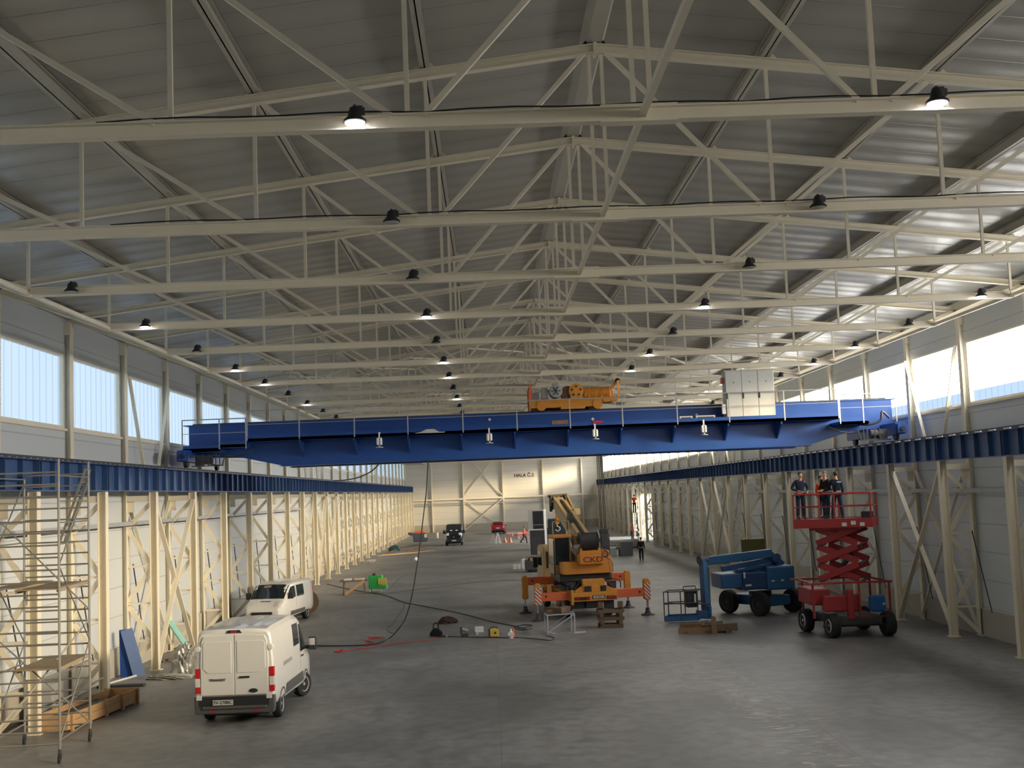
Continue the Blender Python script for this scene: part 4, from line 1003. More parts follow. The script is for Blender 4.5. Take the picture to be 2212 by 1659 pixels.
    for s, h_, kn_, an in ((1, 'lhip', 'lkn', 'lan'), (-1, 'rhip', 'rkn', 'ran')):
        f = V[an]; bm = B(); P_ = [(f.y+.07, f.z-.09), (f.y-.19, f.z-.09), (f.y-.19, f.z-.05), (f.y-.10, f.z-.01), (f.y-.05, f.z+.07), (f.y+.06, f.z+.07)]
        prism(bm, P_, 'x', f.x-.048, f.x+.048); obj('boot', bm, BLK, t, bev=.02)
    cloth('trousers', ['pel', 'lhip', 'lkn', 'lan', 'rhip', 'rkn', 'ran'], [('pel', 'lhip'), ('lhip', 'lkn'), ('lkn', 'lan'), ('pel', 'rhip'), ('rhip', 'rkn'), ('rkn', 'ran')], dict(pel=.012, lan=.034, ran=.034, lkn=.022, rkn=.022), legs)
    if vest:
        cloth('vest', ['pel', 'wai', 'che', 'nb'], [('pel', 'wai'), ('wai', 'che'), ('che', 'nb')], dict(pel=.04, wai=.05, che=.05, nb=.05), vest)
    return t
PFZ = 4.32
person('man in dark workwear leaning on the left rail of the red lift', (11.80, 45.98, PFZ), R(2), dict(rel=(-.34, -.05, 1.16), rwr=(-.12, -.26, 1.06), lel=(.30, -.02, 1.14), lwr=(.22, -.26, 1.04), che=(0, -.07, 1.33), nb=(0, -.12, 1.47), nt=(0, -.14, 1.54), hd=(0, -.17, 1.64), lsh=(.18, -.08, 1.42), rsh=(-.18, -.08, 1.42), turn=.1), NAVY, NAVY2, HAIR, 1.80, bald=True)
person('man in dark workwear facing left in the middle of the lift', (12.72, 45.72, PFZ), R(-62), dict(lel=(.24, -.06, 1.15), lwr=(.14, -.28, 1.08), rel=(-.24, -.04, 1.15), rwr=(-.10, -.28, 1.06), lan=(.12, -.08, .09)), BLKC, NAVY2, HAIR2, 1.78)
p3 = person('man in navy overalls with reflective strips, back turned, right of the group on the lift', (13.02, 45.32, PFZ), R(160), dict(lel=(.28, -.10, 1.18), lwr=(.20, -.30, 1.06), lkn=(.14, .0, .5), lan=(.20, .04, .09), rkn=(-.14, .0, .5), ran=(-.18, .04, .09)), NAVY, NAVY2, HAIR, 1.76)
bm = B(); bx(bm, -.20, -.04, .135, .15, 1.36, 1.41); bx(bm, -.16, .0, .12, .14, 1.02, 1.05); obj('reflective_strip', bm, REFL, p3)
person('man in an orange vest half hidden behind the others on the lift', (12.66, 46.12, PFZ), R(20), dict(), HIVIS, NAVY2, HAIR, 1.62, vest=HIVIS)
gp = G(1386, 1211)
person('man in black walking away, alone on the floor to the right of the yellow crane', (gp.x, gp.y, 0), R(175), dict(lkn=(.10, -.08, .50), lan=(.10, -.02, .09), rkn=(-.10, .02, .5), ran=(-.10, .12, .10), lwr=(.27, -.05, .88), rwr=(-.27, .02, .88), lsh=(.20, 0, 1.43), rsh=(-.20, 0, 1.43)), BLKC, BLKC, HAIR, 1.82)
gp = G(1133, 1173)
person('man in a red vest striding by the barriers at the far end', (gp.x, gp.y, 0), R(75), dict(lkn=(.09, -.22, .54), lan=(.09, -.24, .10), rkn=(-.09, .10, .5), ran=(-.09, .40, .16), lel=(.22, -.08, 1.15), lwr=(.18, -.30, 1.08)), HIVIS, NAVY2, HAIR, 1.85, vest=HIVIS)
gp = G(1367, 1166)
person('man in an orange jacket standing by the right columns near the open door', (gp.x, gp.y, 0), R(130), dict(lel=(.26, -.12, 1.3), lwr=(.16, -.30, 1.42)), HIVIS, NAVY2, HAIR, 1.80)
q = A(1371, 1107, 121)
person('man in an orange jacket standing high up on the access ladder by the right columns', (q.x, 121, q.z), R(150), dict(lel=(.26, -.12, 1.28), lwr=(.14, -.32, 1.36), rel=(-.26, -.12, 1.28), rwr=(-.14, -.32, 1.36)), HIVIS, NAVY2, HAIR, 1.78)
# the ladder stand he works on
ld = thing('access_ladder', 'grey access stand under the raised worker by the right columns', 'ladder', (q.x, 121, 0))
for s in (-.25, .25):
    bm = B(); bar(bm, (s, -.15, 0), (s, -.15, q.z), .05, .05, (0, 1, 0)); bar(bm, (s, .5, 0), (s, .25, q.z), .05, .05, (0, 1, 0)); obj('stile', bm, GREY, ld)
for k in range(int(q.z/.35)):
    bm = B(); bar(bm, (-.25, -.15, .3+k*.35), (.25, -.15, .3+k*.35), .03, .03); obj('rung', bm, GREY, ld)
bm = B(); bx(bm, -.3, .3, -.2, .35, q.z-.04, q.z-.002); obj('platform', bm, GREY, ld)

# ------------------------------------------------------------------ yellow truck crane
ck = thing('truck_crane', 'yellow orange truck crane with outriggers spread and boom raised away from the camera', 'truck crane', (4.44, 54.45, 0), R(7.3))
bm = B(); bx(bm, -.42, .42, .2, 8.2, .80, 1.12); bx(bm, -.9, .9, .5, 7.0, 1.05, 1.18); cf = obj('chassis', bm, DARK, ck, bev=.02)
bm = B(); bx(bm, -1.02, 1.05, -.08, .10, .80, 1.20); bx(bm, -1.06, -.96, -.12, .12, .66, 1.32); rb = obj('rear_bumper', bm, YEL, ck, bev=.015)
for x0, x1 in ((-.92, -.22), (.55, 1.0)):
    bm = B(); bx(bm, x0, x1, -.10, -.07, .86, 1.0); obj('lamp_board', bm, BLK, rb)
    bm = B(); bx(bm, x0+.03, x0+.25, -.115, -.10, .89, .97); bx(bm, x1-.16, x1-.03, -.115, -.10, .89, .97); obj('lens', bm, REDL, rb)
bm = B(); bx(bm, -.10, .46, -.10, -.075, .89, 1.04); obj('plate_holder', bm, BLK, rb)
bm = B(); bx(bm, -.06, .42, -.115, -.10, .915, 1.015); np_ = obj('number_plate', bm, PLATE, rb)
text('plate_text', 'SK-702AL', .085, BLK, np_, (.18, -.118, .965), (PI/2, 0, 0), .002)
bm = B(); prism(bm, [(-.88, 1.2), (1.0, 1.2), (1.0, 1.27), (.5, 1.50), (-.48, 1.50), (-.88, 1.27)], 'y', .05, .3); bx(bm, -.50, .50, .0, .4, 1.44, 1.76); bx(bm, -.12, .28, -.03, .1, 1.2, 1.48); obj('rear_frame', bm, YEL, ck, bev=.015)
bm = B(); bx(bm, -.42, -.16, -.02, .02, 1.22, 1.46); bx(bm, .32, .56, -.02, .02, 1.22, 1.46); obj('recess', bm, BLK, ck)
def outrig(y, zb0, zb1, zj0, zj1, tagn, striped):
    for s in (-1, 1):
        bm = B(); bx(bm, s*.98, s*2.42, y-.12, y+.12, zb0, zb1); be = obj('outrigger_beam', bm, ORG, ck, bev=.02)
        bm = B(); cyl(bm, (s*2.15, y-.13, (zb0+zb1)/2+.02), (s*2.15, y-.115, (zb0+zb1)/2+.02), .05, n=12); obj('pin', bm, BLK, be)
        bm = B(); prism(bm, [(s*2.36, zj0+.06), (s*2.45, zj0), (s*2.60, zj0), (s*2.66, zj0+.08), (s*2.66, zj1-.1), (s*2.58, zj1), (s*2.42, zj1), (s*2.36, zj1-.12)], 'y', y-.14, y+.14); jk = obj('jack_housing', bm, YEL, be, bev=.02)
        if striped:
            bm = B(); bx(bm, s*2.37, s*2.65, y-.165, y-.145, zj0+.05, zj1-.2); obj('hazard_board', bm, STRIPE, jk)
        bm = B(); cyl(bm, (s*2.52, y, zj0+.05), (s*2.52, y, .12), .05, n=14); obj('jack_ram', bm, CHR, be, 40)
        bm = B(); lathe(bm, [(.09, .34), (.10, .2), (.16, .08), (.30, .05), (.32, .0)], (s*2.52, y, 0), 'z', 20); obj('jack_foot', bm, DARK, be, 40)
    bm = B(); bx(bm, -1.1, 1.1, y-.17, y+.17, zb0-.05, zb1+.04); obj('outrigger_box', bm, YEL if striped else DARK, ck, bev=.02)
outrig(.35, .86, 1.24, .68, 1.66, 'rear', True); outrig(4.05, 1.32, 1.70, .66, 1.78, 'front', False)
for y in (1.55, 2.85, 6.9):
    for s in (-1, 1): wheel(ck, s*.98, y, .52, .34 if y < 6 else .28, YEL)
for y0, y1 in ((.95, 3.4), (6.3, 7.5)):
    for s in (-1, 1):
        bm = B(); bx(bm, s*.8, s*1.2, y0, y1, 1.12, 1.16); bx(bm, s*.8, s*1.2, y0, y0+.03, .8, 1.14); obj('mudguard', bm, YEL, ck)
bm = B(); bx(bm, -1.15, -.75, 4.5, 5.8, .7, 1.25); bx(bm, .75, 1.15, 4.5, 5.8, .6, 1.3); obj('tool_box', bm, YEL, ck, bev=.03)
# driver cab at the front
bm = B(); prism(bm, [(6.35, 1.0), (8.15, .85), (8.30, 1.55), (8.30, 1.95), (8.0, 2.95), (7.7, 3.06), (6.45, 3.06), (6.35, 2.9)], 'x', -1.18, 1.18); dc = obj('driver_cab', bm, BOOM, ck, bev=.06, seg=3)
for s in (-1, 1):
    bm = B(); prism(bm, [(6.75, 2.05), (7.95, 2.05), (7.75, 2.75), (6.75, 2.75)], 'x', s*1.175, s*1.20); obj('side_window', bm, GLS, dc)
    bm = B(); bx(bm, s*1.2, s*1.42, 8.0, 8.1, 1.9, 2.4); obj('mirror', bm, BLK, dc)
for x0 in (-1.0, .1):
    bm = B(); bx(bm, x0, x0+.9, 6.32, 6.35, 1.95, 2.75); obj('rear_window', bm, GLS, dc)
bm = B(); prism(bm, [(-1.0, 2.05), (1.0, 2.05), (.95, 2.8), (-.95, 2.8)], 'y', 8.02, 8.25); obj('windscreen', bm, GLS, dc)
# slewing upper works
bm = B(); lathe(bm, [(.95, 0), (.95, .18), (.8, .2), (.8, .36), (1.0, .38), (1.0, .46)], (-.1, 2.3, 1.18), 'z', 32); bx(bm, -1.35, 1.05, .95, 3.3, 1.62, 1.95); obj('slewing_ring', bm, BLK, ck, 40)
bm = B(); prism(bm, [(.75, 1.95), (3.5, 1.95), (3.5, 2.35), (1.2, 2.52), (.75, 2.52)], 'x', -1.22, 1.08); up_ = obj('upper_frame', bm, YEL, ck, bev=.03)
bm = B(); bx(bm, .80, 1.08, .9, 2.6, 2.5, 2.72); bx(bm, .92, 1.06, 1.2, 2.4, 2.7, 2.95); obj('hydraulic_tank', bm, YEL, ck, bev=.04)
bm = B(); bx(bm, -.50, .68, .38, 1.1, 2.40, 2.80); cw = obj('counterweight', bm, YEL, ck, bev=.025)
text('counterweight_lettering', 'CKD', .34, mat('lettering_red', (.35, .03, .015), .5), cw, (.10, .372, 2.60), (PI/2, 0, 0), .004, sx=1.3)
bm = B(); prism(bm, [(-.34, 3.1), (-.40, 2.8), (.62, 2.8), (.60, 3.1), (.50, 3.1), (.46, 2.98), (-.24, 2.98), (-.27, 3.1)], 'y', .95, 1.35); obj('winch_cradle', bm, YEL, ck, bev=.015)
bm = B(); pr_ = [(.12, -.44), (.42, -.44), (.42, -.40)]
kx = -.38
while kx < .36: pr_ += [(.38, kx), (.395, kx+.02)]; kx += .04
pr_ += [(.42, .40), (.42, .44), (.12, .44)]
lathe(bm, pr_, (.13, 1.35, 3.40), 'x', 28); wd = obj('winch_drum', bm, DARK, ck, 40)
bm = B(); lathe(bm, [(.43, .42), (.43, .46)], (.13, 1.35, 3.40), 'x', 28); obj('drum_flange', bm, LGREY, wd, 40)
# operator cab
bm = B()
for x, y in ((-1.42, 1.75), (-.68, 1.75), (-1.42, 3.2), (-.68, 3.2)): bar(bm, (x, y, 2.0), (x, y, 3.62), .07, .07, (0, 1, 0))
bx(bm, -1.46, -.64, 1.7, 3.25, 1.95, 2.35); oc = obj('operator_cab', bm, BOOM, ck, bev=.01)
bm = B(); bx(bm, -1.48, -.62, 1.66, 3.28, 3.58, 3.72); obj('roof', bm, YEL, oc, bev=.03)
bm = B(); bx(bm, -1.39, -.71, 1.73, 1.75, 2.36, 3.56); bx(bm, -1.44, -1.43, 1.8, 3.15, 2.36, 3.56); bx(bm, -.67, -.66, 1.8, 3.15, 2.36, 3.56); bx(bm, -1.39, -.71, 3.2, 3.22, 2.36, 3.56); obj('glazing', bm, GLS, oc)
bm = B(); tube(bm, smoothpath([(-1.42, 1.9, 3.7), (-1.42, 1.9, 4.25), (-1.34, 1.9, 4.34), (-.74, 1.9, 4.34), (-.66, 1.9, 4.25), (-.66, 1.9, 3.7)], 4), .028, 8); obj('roof_guard', bm, BOOM, oc)
bm = B(); bx(bm, -1.55, -1.49, 1.2, 1.26, 1.9, 3.5); obj('exhaust_pipe', bm, BLK, ck)
# telescopic boom
b0, b1_ = Vector((-.02, 2.0, 3.45)), Vector((-.05, 8.15, 5.30))
dB = (b1_-b0).normalized(); nB = Vector((1, 0, 0)).cross(dB)
bm = B(); bar(bm, b0, b0+dB*5.2, .62, .66); bo = obj('boom', bm, BOOM, ck, bev=.03)
bm = B()
for s in (-1, 1): bar(bm, b0+Vector((s*.2, 0, 0))+nB*.335, b0+dB*5.2+Vector((s*.2, 0, 0))+nB*.335, .16, .03)
obj('top_plate', bm, BOOM, bo)
bm = B(); bar(bm, b0+nB*.345, b0+dB*5.3+nB*.345, .11, .02); obj('rope_channel', bm, BLK, bo)
bm = B(); bar(bm, b0+dB*5.0, b0+dB*6.0, .52, .54); bo2 = obj('inner_boom', bm, BOOM, ck, bev=.02)
bm = B(); bar(bm, b0+dB*3.3+Vector((.34, 0, .1)), b0+dB*6.1+Vector((.52, 0, .1)), .10, .5); bar(bm, b0+dB*3.3+Vector((.3, 0, .3)), b0+dB*3.35+Vector((.6, 0, .3)), .1, .3); obj('fly_jib', bm, BOOM, ck)
he = b0+dB*6.1
bm = B(); bar(bm, he-dB*.25+Vector((-.36, 0, .12)), he+dB*.30+Vector((-.36, 0, .0)), .05, .55); bar(bm, he-dB*.25+Vector((.36, 0, .12)), he+dB*.3+Vector((.36, 0, .0)), .05, .55); bar(bm, he+Vector((-.5, 0, .30)), he+Vector((.52, 0, .34)), .10, .12); hd_ = obj('boom_head', bm, mat('head_brown', (.12, .09, .05), .7), ck)
for x in (-.22, .0, .22):
    bm = B(); cyl(bm, he+Vector((x-.03, .1, .2)), he+Vector((x+.03, .1, .2)), .17, n=18); cyl(bm, he+Vector((x-.03, .3, -.2)), he+Vector((x+.03, .3, -.2)), .17, n=18); obj('sheave', bm, DARK, hd_, 40)
bm = B(); cyl(bm, he+Vector((-.34, 0, -.28)), he+Vector((-.22, 0, -.28)), .12, n=12); bx(bm, he.x-.42, he.x-.3, he.y-.1, he.y+.1, he.z-.5, he.z-.2); obj('limit_switch', bm, DARK, hd_)
# boom hook and block
hk = he+Vector((-.16, -.5, -.95))
bm = B(); cyl(bm, hk+Vector((0, 0, .25)), hk+Vector((0, .5, 1.0)), .012, n=5); cyl(bm, hk+Vector((.05, 0, .25)), hk+Vector((.05, .5, 1.0)), .012, n=5); ro = obj('hoist_rope', bm, BLK, ck)
bm = B(); cyl(bm, hk+Vector((-.05, 0, .1)), hk+Vector((.07, 0, .1)), .16, n=16); bx(bm, hk.x-.08, hk.x+.1, hk.y-.08, hk.y+.08, hk.z-.18, hk.z+.1); obj('hook_block', bm, YEL, ro, 40)
bm = B(); tube(bm, smoothpath([hk+Vector(p) for p in ((0, 0, -.18), (0, 0, -.28), (.12, 0, -.36), (.12, 0, -.48), (0, 0, -.54), (-.1, 0, -.46))]), .03, 8); obj('hook', bm, LGREY, ro, 50)
# lift ram, hoses and dark machinery around the pivot
bm = B(); cyl(bm, (-.02, 3.0, 2.4), (-.03, 5.2, 4.1), .13, n=16); cyl(bm, (-.03, 5.2, 4.1), (-.03, 5.6, 4.45), .08, n=16); obj('lift_ram', bm, DARK, ck, 40)
bm = B(); bx(bm, -.45, .42, 1.7, 2.4, 2.5, 3.7); obj('boom_pivot', bm, BOOM, ck, bev=.04)
bm = B()
for k in range(5): tube(bm, smoothpath([(-.55-.03*k, 1.4, 3.3-.05*k), (-.62, 1.2, 2.9+.06*k), (-.4+.04*k, 1.1, 2.75), (-.2, 1.2, 2.6)]), .022, 6)
obj('hoses', bm, PLY, ck)
bm = B(); bx(bm, -.62, -.30, 1.25, 1.7, 2.9, 3.2); cyl(bm, (-.55, 1.3, 3.15), (-.25, 1.25, 3.2), .11, n=12); obj('hydraulic_motor', bm, LGREY, ck, bev=.03)
bm = B(); cyl(bm, (-.35, 3.6, 4.4), (-.15, 3.6, 4.4), .3, n=16); bx(bm, -.4, -.15, 3.3, 3.8, 3.9, 4.4); obj('cable_reel', bm, DARK, ck, 40)
bm = B()
for s in (-1, 1): tube(bm, smoothpath([(s*.55, .2, 1.72), (s*.75, .05, 1.5), (s*.9, .1, 1.3)]), .03, 6)
obj('coupling_hose', bm, BLK, ck)

for s in (-1, 1):
    bm = B(); bx(bm, s*.72, s*1.12, .35, .55, 1.28, 1.62); cyl(bm, (s*.92, .33, 1.45), (s*.92, .20, 1.45), .12, n=14); obj('valve_block', bm, DARK, ck, bev=.02)
    bm = B(); tube(bm, smoothpath([(s*.6, .3, 1.75), (s*.95, .15, 1.72), (s*1.25, .2, 1.60), (s*1.3, .3, 1.3)]), .025, 6); obj('coupling_hose', bm, BLK, ck)
    bm = B(); bx(bm, s*1.0, s*1.12, 1.0, 3.3, .5, .75); obj('side_guard', bm, DARK, ck)
bm = B(); bx(bm, -1.0, 1.0, .6, .75, .42, .78); bx(bm, -.3, .3, .3, .6, .5, .8); obj('tow_frame', bm, DARK, ck)
# ------------------------------------------------------------------ blue articulated boom lift
bl = thing('boom_lift', 'blue articulated boom lift with its basket lowered to the floor', 'boom lift', (11.85, 54.2, 0), R(31))
for x in (-.98, .98):
    for y in (-1.0, 1.0): wheel(bl, x, y, .52, .36, DARK)
bm = B(); bx(bm, -.62, .62, -1.25, 1.25, .38, .82); bx(bm, -.95, .95, -1.08, -.92, .45, .6); bx(bm, -.95, .95, .92, 1.08, .45, .6); obj('chassis', bm, LIFTB, bl, bev=.05)
bm = B(); lathe(bm, [(.5, .82), (.5, .98)], (0, 0, 0), 'z', 24); obj('slew_ring', bm, BLK, bl, 40)
def W2L(o, p):
    return o.matrix_basis.inverted() @ Vector(p)
t_ = W2L
def wbar(bm, o, a, b, w_, h_, up=(0, 0, 1)): bar(bm, t_(o, a), t_(o, b), w_, h_, up)
bm = B(); a, b = t_(bl, (9.75, 53.35, 1.55)), t_(bl, (13.0, 53.7, 1.62))
d_ = (b-a).normalized()
bar(bm, a, a+d_*1.15, 1.5, .62); bar(bm, a+d_*.9, a+d_*2.2, .62, .9); tb = obj('turntable', bm, LIFTB, bl, bev=.04)
bm = B(); bar(bm, b-d_*1.25+Vector((0, 0, .02)), b, 1.9, 1.02); obj('counterweight', bm, LIFTB, bl, bev=.08, seg=3)
bm = B(); bar(bm, a+d_*.95+Vector((0, 0, -.05)), b-d_*1.0+Vector((0, 0, -.05)), 1.7, .75); hood = obj('engine_hood', bm, mat('hood_blue', (.012, .05, .14), .5), bl, bev=.05)
s_ = Vector((0, 0, 1)).cross(d_)
for k, (u, z, wd_, hh) in enumerate(((.98, .22, .08, .26), (1.05, -.22, .26, .07), (2.2, -.1, .14, .06), (2.62, -.1, .14, .06))):
    bm = B(); c_ = a+d_*u-s_*(.96 if u > 2 else .87)+Vector((0, 0, z)); bar(bm, c_, c_+d_*wd_, .03, hh); obj('decal', bm, PLATE, hood)
bm = B(); wbar(bm, bl, (9.95, 52.95, 2.08), (12.6, 53.55, 2.40), .26, .24); wbar(bm, bl, (10.6, 52.95, 1.95), (12.3, 53.45, 2.15), .12, .14); lb = obj('lower_boom', bm, mat('boom_dark_blue', (.015, .07, .19), .5), bl, bev=.02)
bm = B(); wbar(bm, bl, (9.15, 52.75, 2.46), (12.25, 53.35, 2.66), .30, .36); obj('upper_boom', bm, LIFTB, bl, bev=.03)
bm = B(); wbar(bm, bl, (12.1, 53.45, 2.62), (12.7, 53.6, 2.10), .42, .34); cyl(bm, t_(bl, (12.45, 53.2, 2.45)), t_(bl, (12.45, 53.8, 2.45)), .2, n=16); obj('boom_elbow', bm, mat('boom_dark_blue', (0, 0, 0)), bl, bev=.02)
bm = B(); wbar(bm, bl, (9.10, 52.7, 2.60), (9.02, 52.1, .25), .26, .30, (0, 1, 0)); obj('jib', bm, LIFTB, bl, bev=.03)
bm = B(); cyl(bm, t_(bl, (8.92, 52.65, 2.52)), t_(bl, (9.28, 52.8, 2.52)), .20, n=18); cyl(bm, t_(bl, (9.28, 52.55, 2.2)), t_(bl, (9.2, 52.2, .6)), .06, n=10); obj('jib_joint', bm, DARK, bl, 40)
bm = B(); wbar(bm, bl, (8.6, 52.1, .28), (9.2, 52.1, .22), .4, .34); wbar(bm, bl, (9.12, 52.0, .12), (9.12, 52.0, .62), .18, .2, (0, 1, 0)); obj('basket_pivot', bm, LIFTB, bl, bev=.03)
bk0 = (7.95, 51.75)
bm = B()
P4 = [(7.12, 51.35), (8.55, 51.35), (8.85, 52.15), (7.42, 52.15)]
for z in (1.32, .82):
    tube(bm, [t_(bl, (x, y, z)) for x, y in P4+P4[:1]], .025, 6)
for x, y in P4+[((P4[0][0]+P4[1][0])/2, 51.35), ((P4[2][0]+P4[3][0])/2, 52.15)]: tube(bm, [t_(bl, (x, y, .1)), t_(bl, (x, y, 1.32))], .025, 6)
tube(bm, [t_(bl, (7.95, 51.35, 1.32)), t_(bl, (7.98, 51.35, 1.52)), t_(bl, (8.5, 51.5, 1.52)), t_(bl, (8.55, 51.5, 1.32))], .025, 6)
tube(bm, [t_(bl, (7.1, 51.3, .86)), t_(bl, (9.1, 51.45, .74))], .035, 6); bk = obj('basket_rail', bm, DARK, bl)
bm = B(); A_ = [bm.verts.new(t_(bl, (x, y, .08))) for x, y in P4]; B_ = [bm.verts.new(t_(bl, (x, y, .30))) for x, y in P4]
bm.faces.new(A_); [bm.faces.new((A_[i], A_[(i+1) % 4], B_[(i+1) % 4], B_[i])) for i in range(4)]
obj('basket_tray', bm, LIFTB, bl)
bm = B(); wbar(bm, bl, (8.1, 51.6, 1.0), (8.55, 51.65, 1.0), .4, .75); cbx = obj('control_box', bm, BLK, bl, bev=.03)
bm = B(); wbar(bm, bl, (8.42, 51.38, 1.0), (8.5, 51.39, 1.0), .02, .4); obj('label_plate', bm, PLATE, cbx)

# ------------------------------------------------------------------ red scissor lift
sl = thing('scissor_lift', 'red scissor lift raised with four people on its platform', 'scissor lift', (13.2, 45.6, 0), 0)
for x, y in ((-1.25, 1.15), (-.85, -1.0), (1.2, -1.0), (.95, 1.2)): 
    wheel(sl, x, y, .44, .36, WPL if x < 0 else DARK, R(8), .5)
bm = B(); bx(bm, -.85, .95, -1.2, 1.3, .45, .75); bx(bm, -1.2, 1.2, -1.06, -.94, .38, .48); bx(bm, -1.2, 1.2, 1.1, 1.22, .38, .48); obj('chassis', bm, DARK, sl, bev=.03)
bm = B(); bx(bm, -1.15, .2, -1.15, -.85, .95, 1.55); bx(bm, -1.5, -.75, -.6, 1.2, 1.15, 1.75); bx(bm, -.3, -.05, -1.25, -1.0, .65, 1.75); obj('engine_cover', bm, RED, sl, bev=.05)
bm = B()
for x, y in ((-1.45, -.8), (1.3, -1.1), (1.3, 1.2), (-1.3, 1.3), (.15, -1.2)): bar(bm, (x, y, .7), (x, y, 1.98), .07, .07, (0, 1, 0))
for y in (-1.15, 1.25): bar(bm, (-1.75, y, 2.0), (1.4, y, 1.98), .10, .07)
bar(bm, (.2, -1.2, .72), (1.3, -1.12, .72), .05, .05)
for x in (-1.45, 1.3): bar(bm, (x, -1.15, 1.97), (x, 1.25, 1.97), .07, .07)
bar(bm, (.15, -1.2, .72), (.25, -1.2, .72), .05, .05); obj('base_frame', bm, RED, sl)
bm = B(); bx(bm, .55, 1.1, -1.25, -.9, .9, 1.5); obj('fuel_tank', bm, mat('tank_blue', (.02, .13, .42), .4), sl, bev=.08, seg=3)
bm = B(); bx(bm, .98, 1.06, -1.26, -1.24, 1.15, 1.22); obj('sticker', bm, PLATE, sl)
bm = B(); bx(bm, -.7, -.35, -.9, 1.0, .65, 1.1); obj('battery_box', bm, GREY, sl)
Ld, Pd = Vector((.90, -.43, 0)).normalized(), Vector((.43, .90, 0)).normalized()
NS, z0, z1, hl_ = 3, 1.98, 3.98, .74
for s in (-1, 1):
    off = Pd*(.48*s)+Vector((-.14 if s < 0 else .12, 0, 0))
    for k in range(NS):
        za, zb = z0+(z1-z0)*k/NS, z0+(z1-z0)*(k+1)/NS
        for j, q in enumerate((1, -1)):
            bm = B(); o_ = off+Pd*(.07 if j else -.0)
            bar(bm, o_-Ld*hl_*q+Vector((0, 0, za+.08)), o_+Ld*hl_*q+Vector((0, 0, zb-.02)), .07, .24); obj('scissor_arm', bm, RED, sl, bev=.012)
for k in range(NS+1):
    z = z0+(z1-z0)*k/NS+.03
    for q in (-1, 1):
        bm = B(); p_ = Ld*hl_*q+Vector((0, 0, z)); cyl(bm, p_-Pd*.62, p_+Pd*.62, .05, n=10); obj('cross_tube', bm, DARK, sl, 40)
bm = B(); cyl(bm, -Ld*.4+Vector((0, 0, 2.1)), Ld*.35+Vector((0, 0, 3.0)), .09, n=12); obj('lift_ram', bm, DARK, sl, 40)
def plat(u, v, z): return Ld*u+Pd*v+Vector((-.22, -.1, z))
bm = B()
def quadbox(bm, u0, u1, v0, v1, z0_, z1_):
    c = plat((u0+u1)/2, (v0+v1)/2, (z0_+z1_)/2); M = Matrix((Ld, Pd, Vector((0, 0, 1)))).transposed().to_4x4(); box(bm, c, (abs(u1-u0), abs(v1-v0), z1_-z0_), rot=M)
quadbox(bm, -1.4, 1.4, -.8, .8, 4.20, 4.30); pf = obj('platform', bm, GREY, sl)
bm = B(); quadbox(bm, -1.42, 1.42, -.84, -.80, 4.0, 4.34); quadbox(bm, -1.42, 1.42, .80, .84, 4.0, 4.34); quadbox(bm, 1.40, 1.44, -.8, .8, 4.0, 4.34); quadbox(bm, -1.44, -1.40, -.8, .8, 4.0, 4.34); quadbox(bm, -.9, .9, -.55, .55, 3.9, 4.18); obj('platform_skirt', bm, RED, sl)
bm = B()
for u in (.35, .68, 1.0): quadbox(bm, u, u+.17, -.865, -.842, 4.05 if u != .68 else 4.1, 4.18 if u != .68 else 4.24)
obj('label_plate', bm, PLATE, sl)
def gate(u0, u1, v0, v1, z=5.25, m_=RED):
    bm = B(); r_ = .03; a = plat(u0, v0, 4.3); b = plat(u1, v1, 4.3); A2 = plat(u0, v0, z); B2 = plat(u1, v1, z); h = (b-a).normalized()*.1
    tube(bm, smoothpath([a, A2-Vector((0, 0, .1)), A2+h, B2-h, B2-Vector((0, 0, .1)), b], 3), r_, 8)
    tube(bm, [a+Vector((0, 0, .48)), b+Vector((0, 0, .48))], .022, 6); obj('guard_rail', bm, m_, pf)
gate(-1.4, -.45, -.8, -.8); gate(-.45, .1, -.8, -.8); gate(.1, 1.4, -.8, -.8); gate(1.4, 1.4, -.8, .8); gate(-1.4, -1.4, -.8, .8); gate(-1.4, 0, .8, .8); gate(0, 1.4, .8, .8)
bm = B(); quadbox(bm, .9, 1.3, .2, .6, 4.3, 4.55); obj('control_console', bm, BLK, pf, bev=.03)

# ------------------------------------------------------------------ scaffold tower
sf = thing('scaffold_tower', 'aluminium rolling scaffold tower at the left edge in front of the columns', 'scaffold', (-11.02, 29.75, 0), R(3))
HX, HY, HT = .80, 1.25, 7.0
for x in (-HX, HX):
    for y in (-HY, HY):
        bm = B(); cyl(bm, (x, y, .28), (x, y, HT if not (x < 0 and y > 0) else 6.6), .030, n=8); u_ = obj('upright', bm, ALU, sf, 40)
        bm = B(); cyl(bm, (x, y, .30), (x, y, .18), .04, n=8); bx(bm, x-.04, x+.04, y-.05, y+.03, .10, .22); obj('caster_fork', bm, DARK, u_)
        bm = B(); cyl(bm, (x-.02, y-.06, .09), (x+.02, y-.06, .09), .09, n=14); obj('caster', bm, RUB, u_, 40)
k = 0; z = .42
while z < 6.9:
    for y in (-HY, HY):
        bm = B(); cyl(bm, (-HX, y, z), (HX, y, z), .023, n=6); obj('rung', bm, ALU, sf)
    k += 1; z += .285
for x in (-HX, HX):
    for z in (.5, 2.0, 4.0, 5.0, 5.5, 6.0, 6.6):
        bm = B(); cyl(bm, (x, -HY, z), (x, HY, z), .019, n=6); obj('ledger', bm, ALU, sf)
    for (ya_, za), (yb_, zb) in (((-HY, .5), (HY, 2.5)), ((HY, 2.5), (-HY, 4.5)), ((-HY, 4.5), (HY, 6.5))):
        bm = B(); cyl(bm, (x, ya_, za), (x, yb_, zb), .019, n=6); obj('diagonal', bm, ALU, sf)
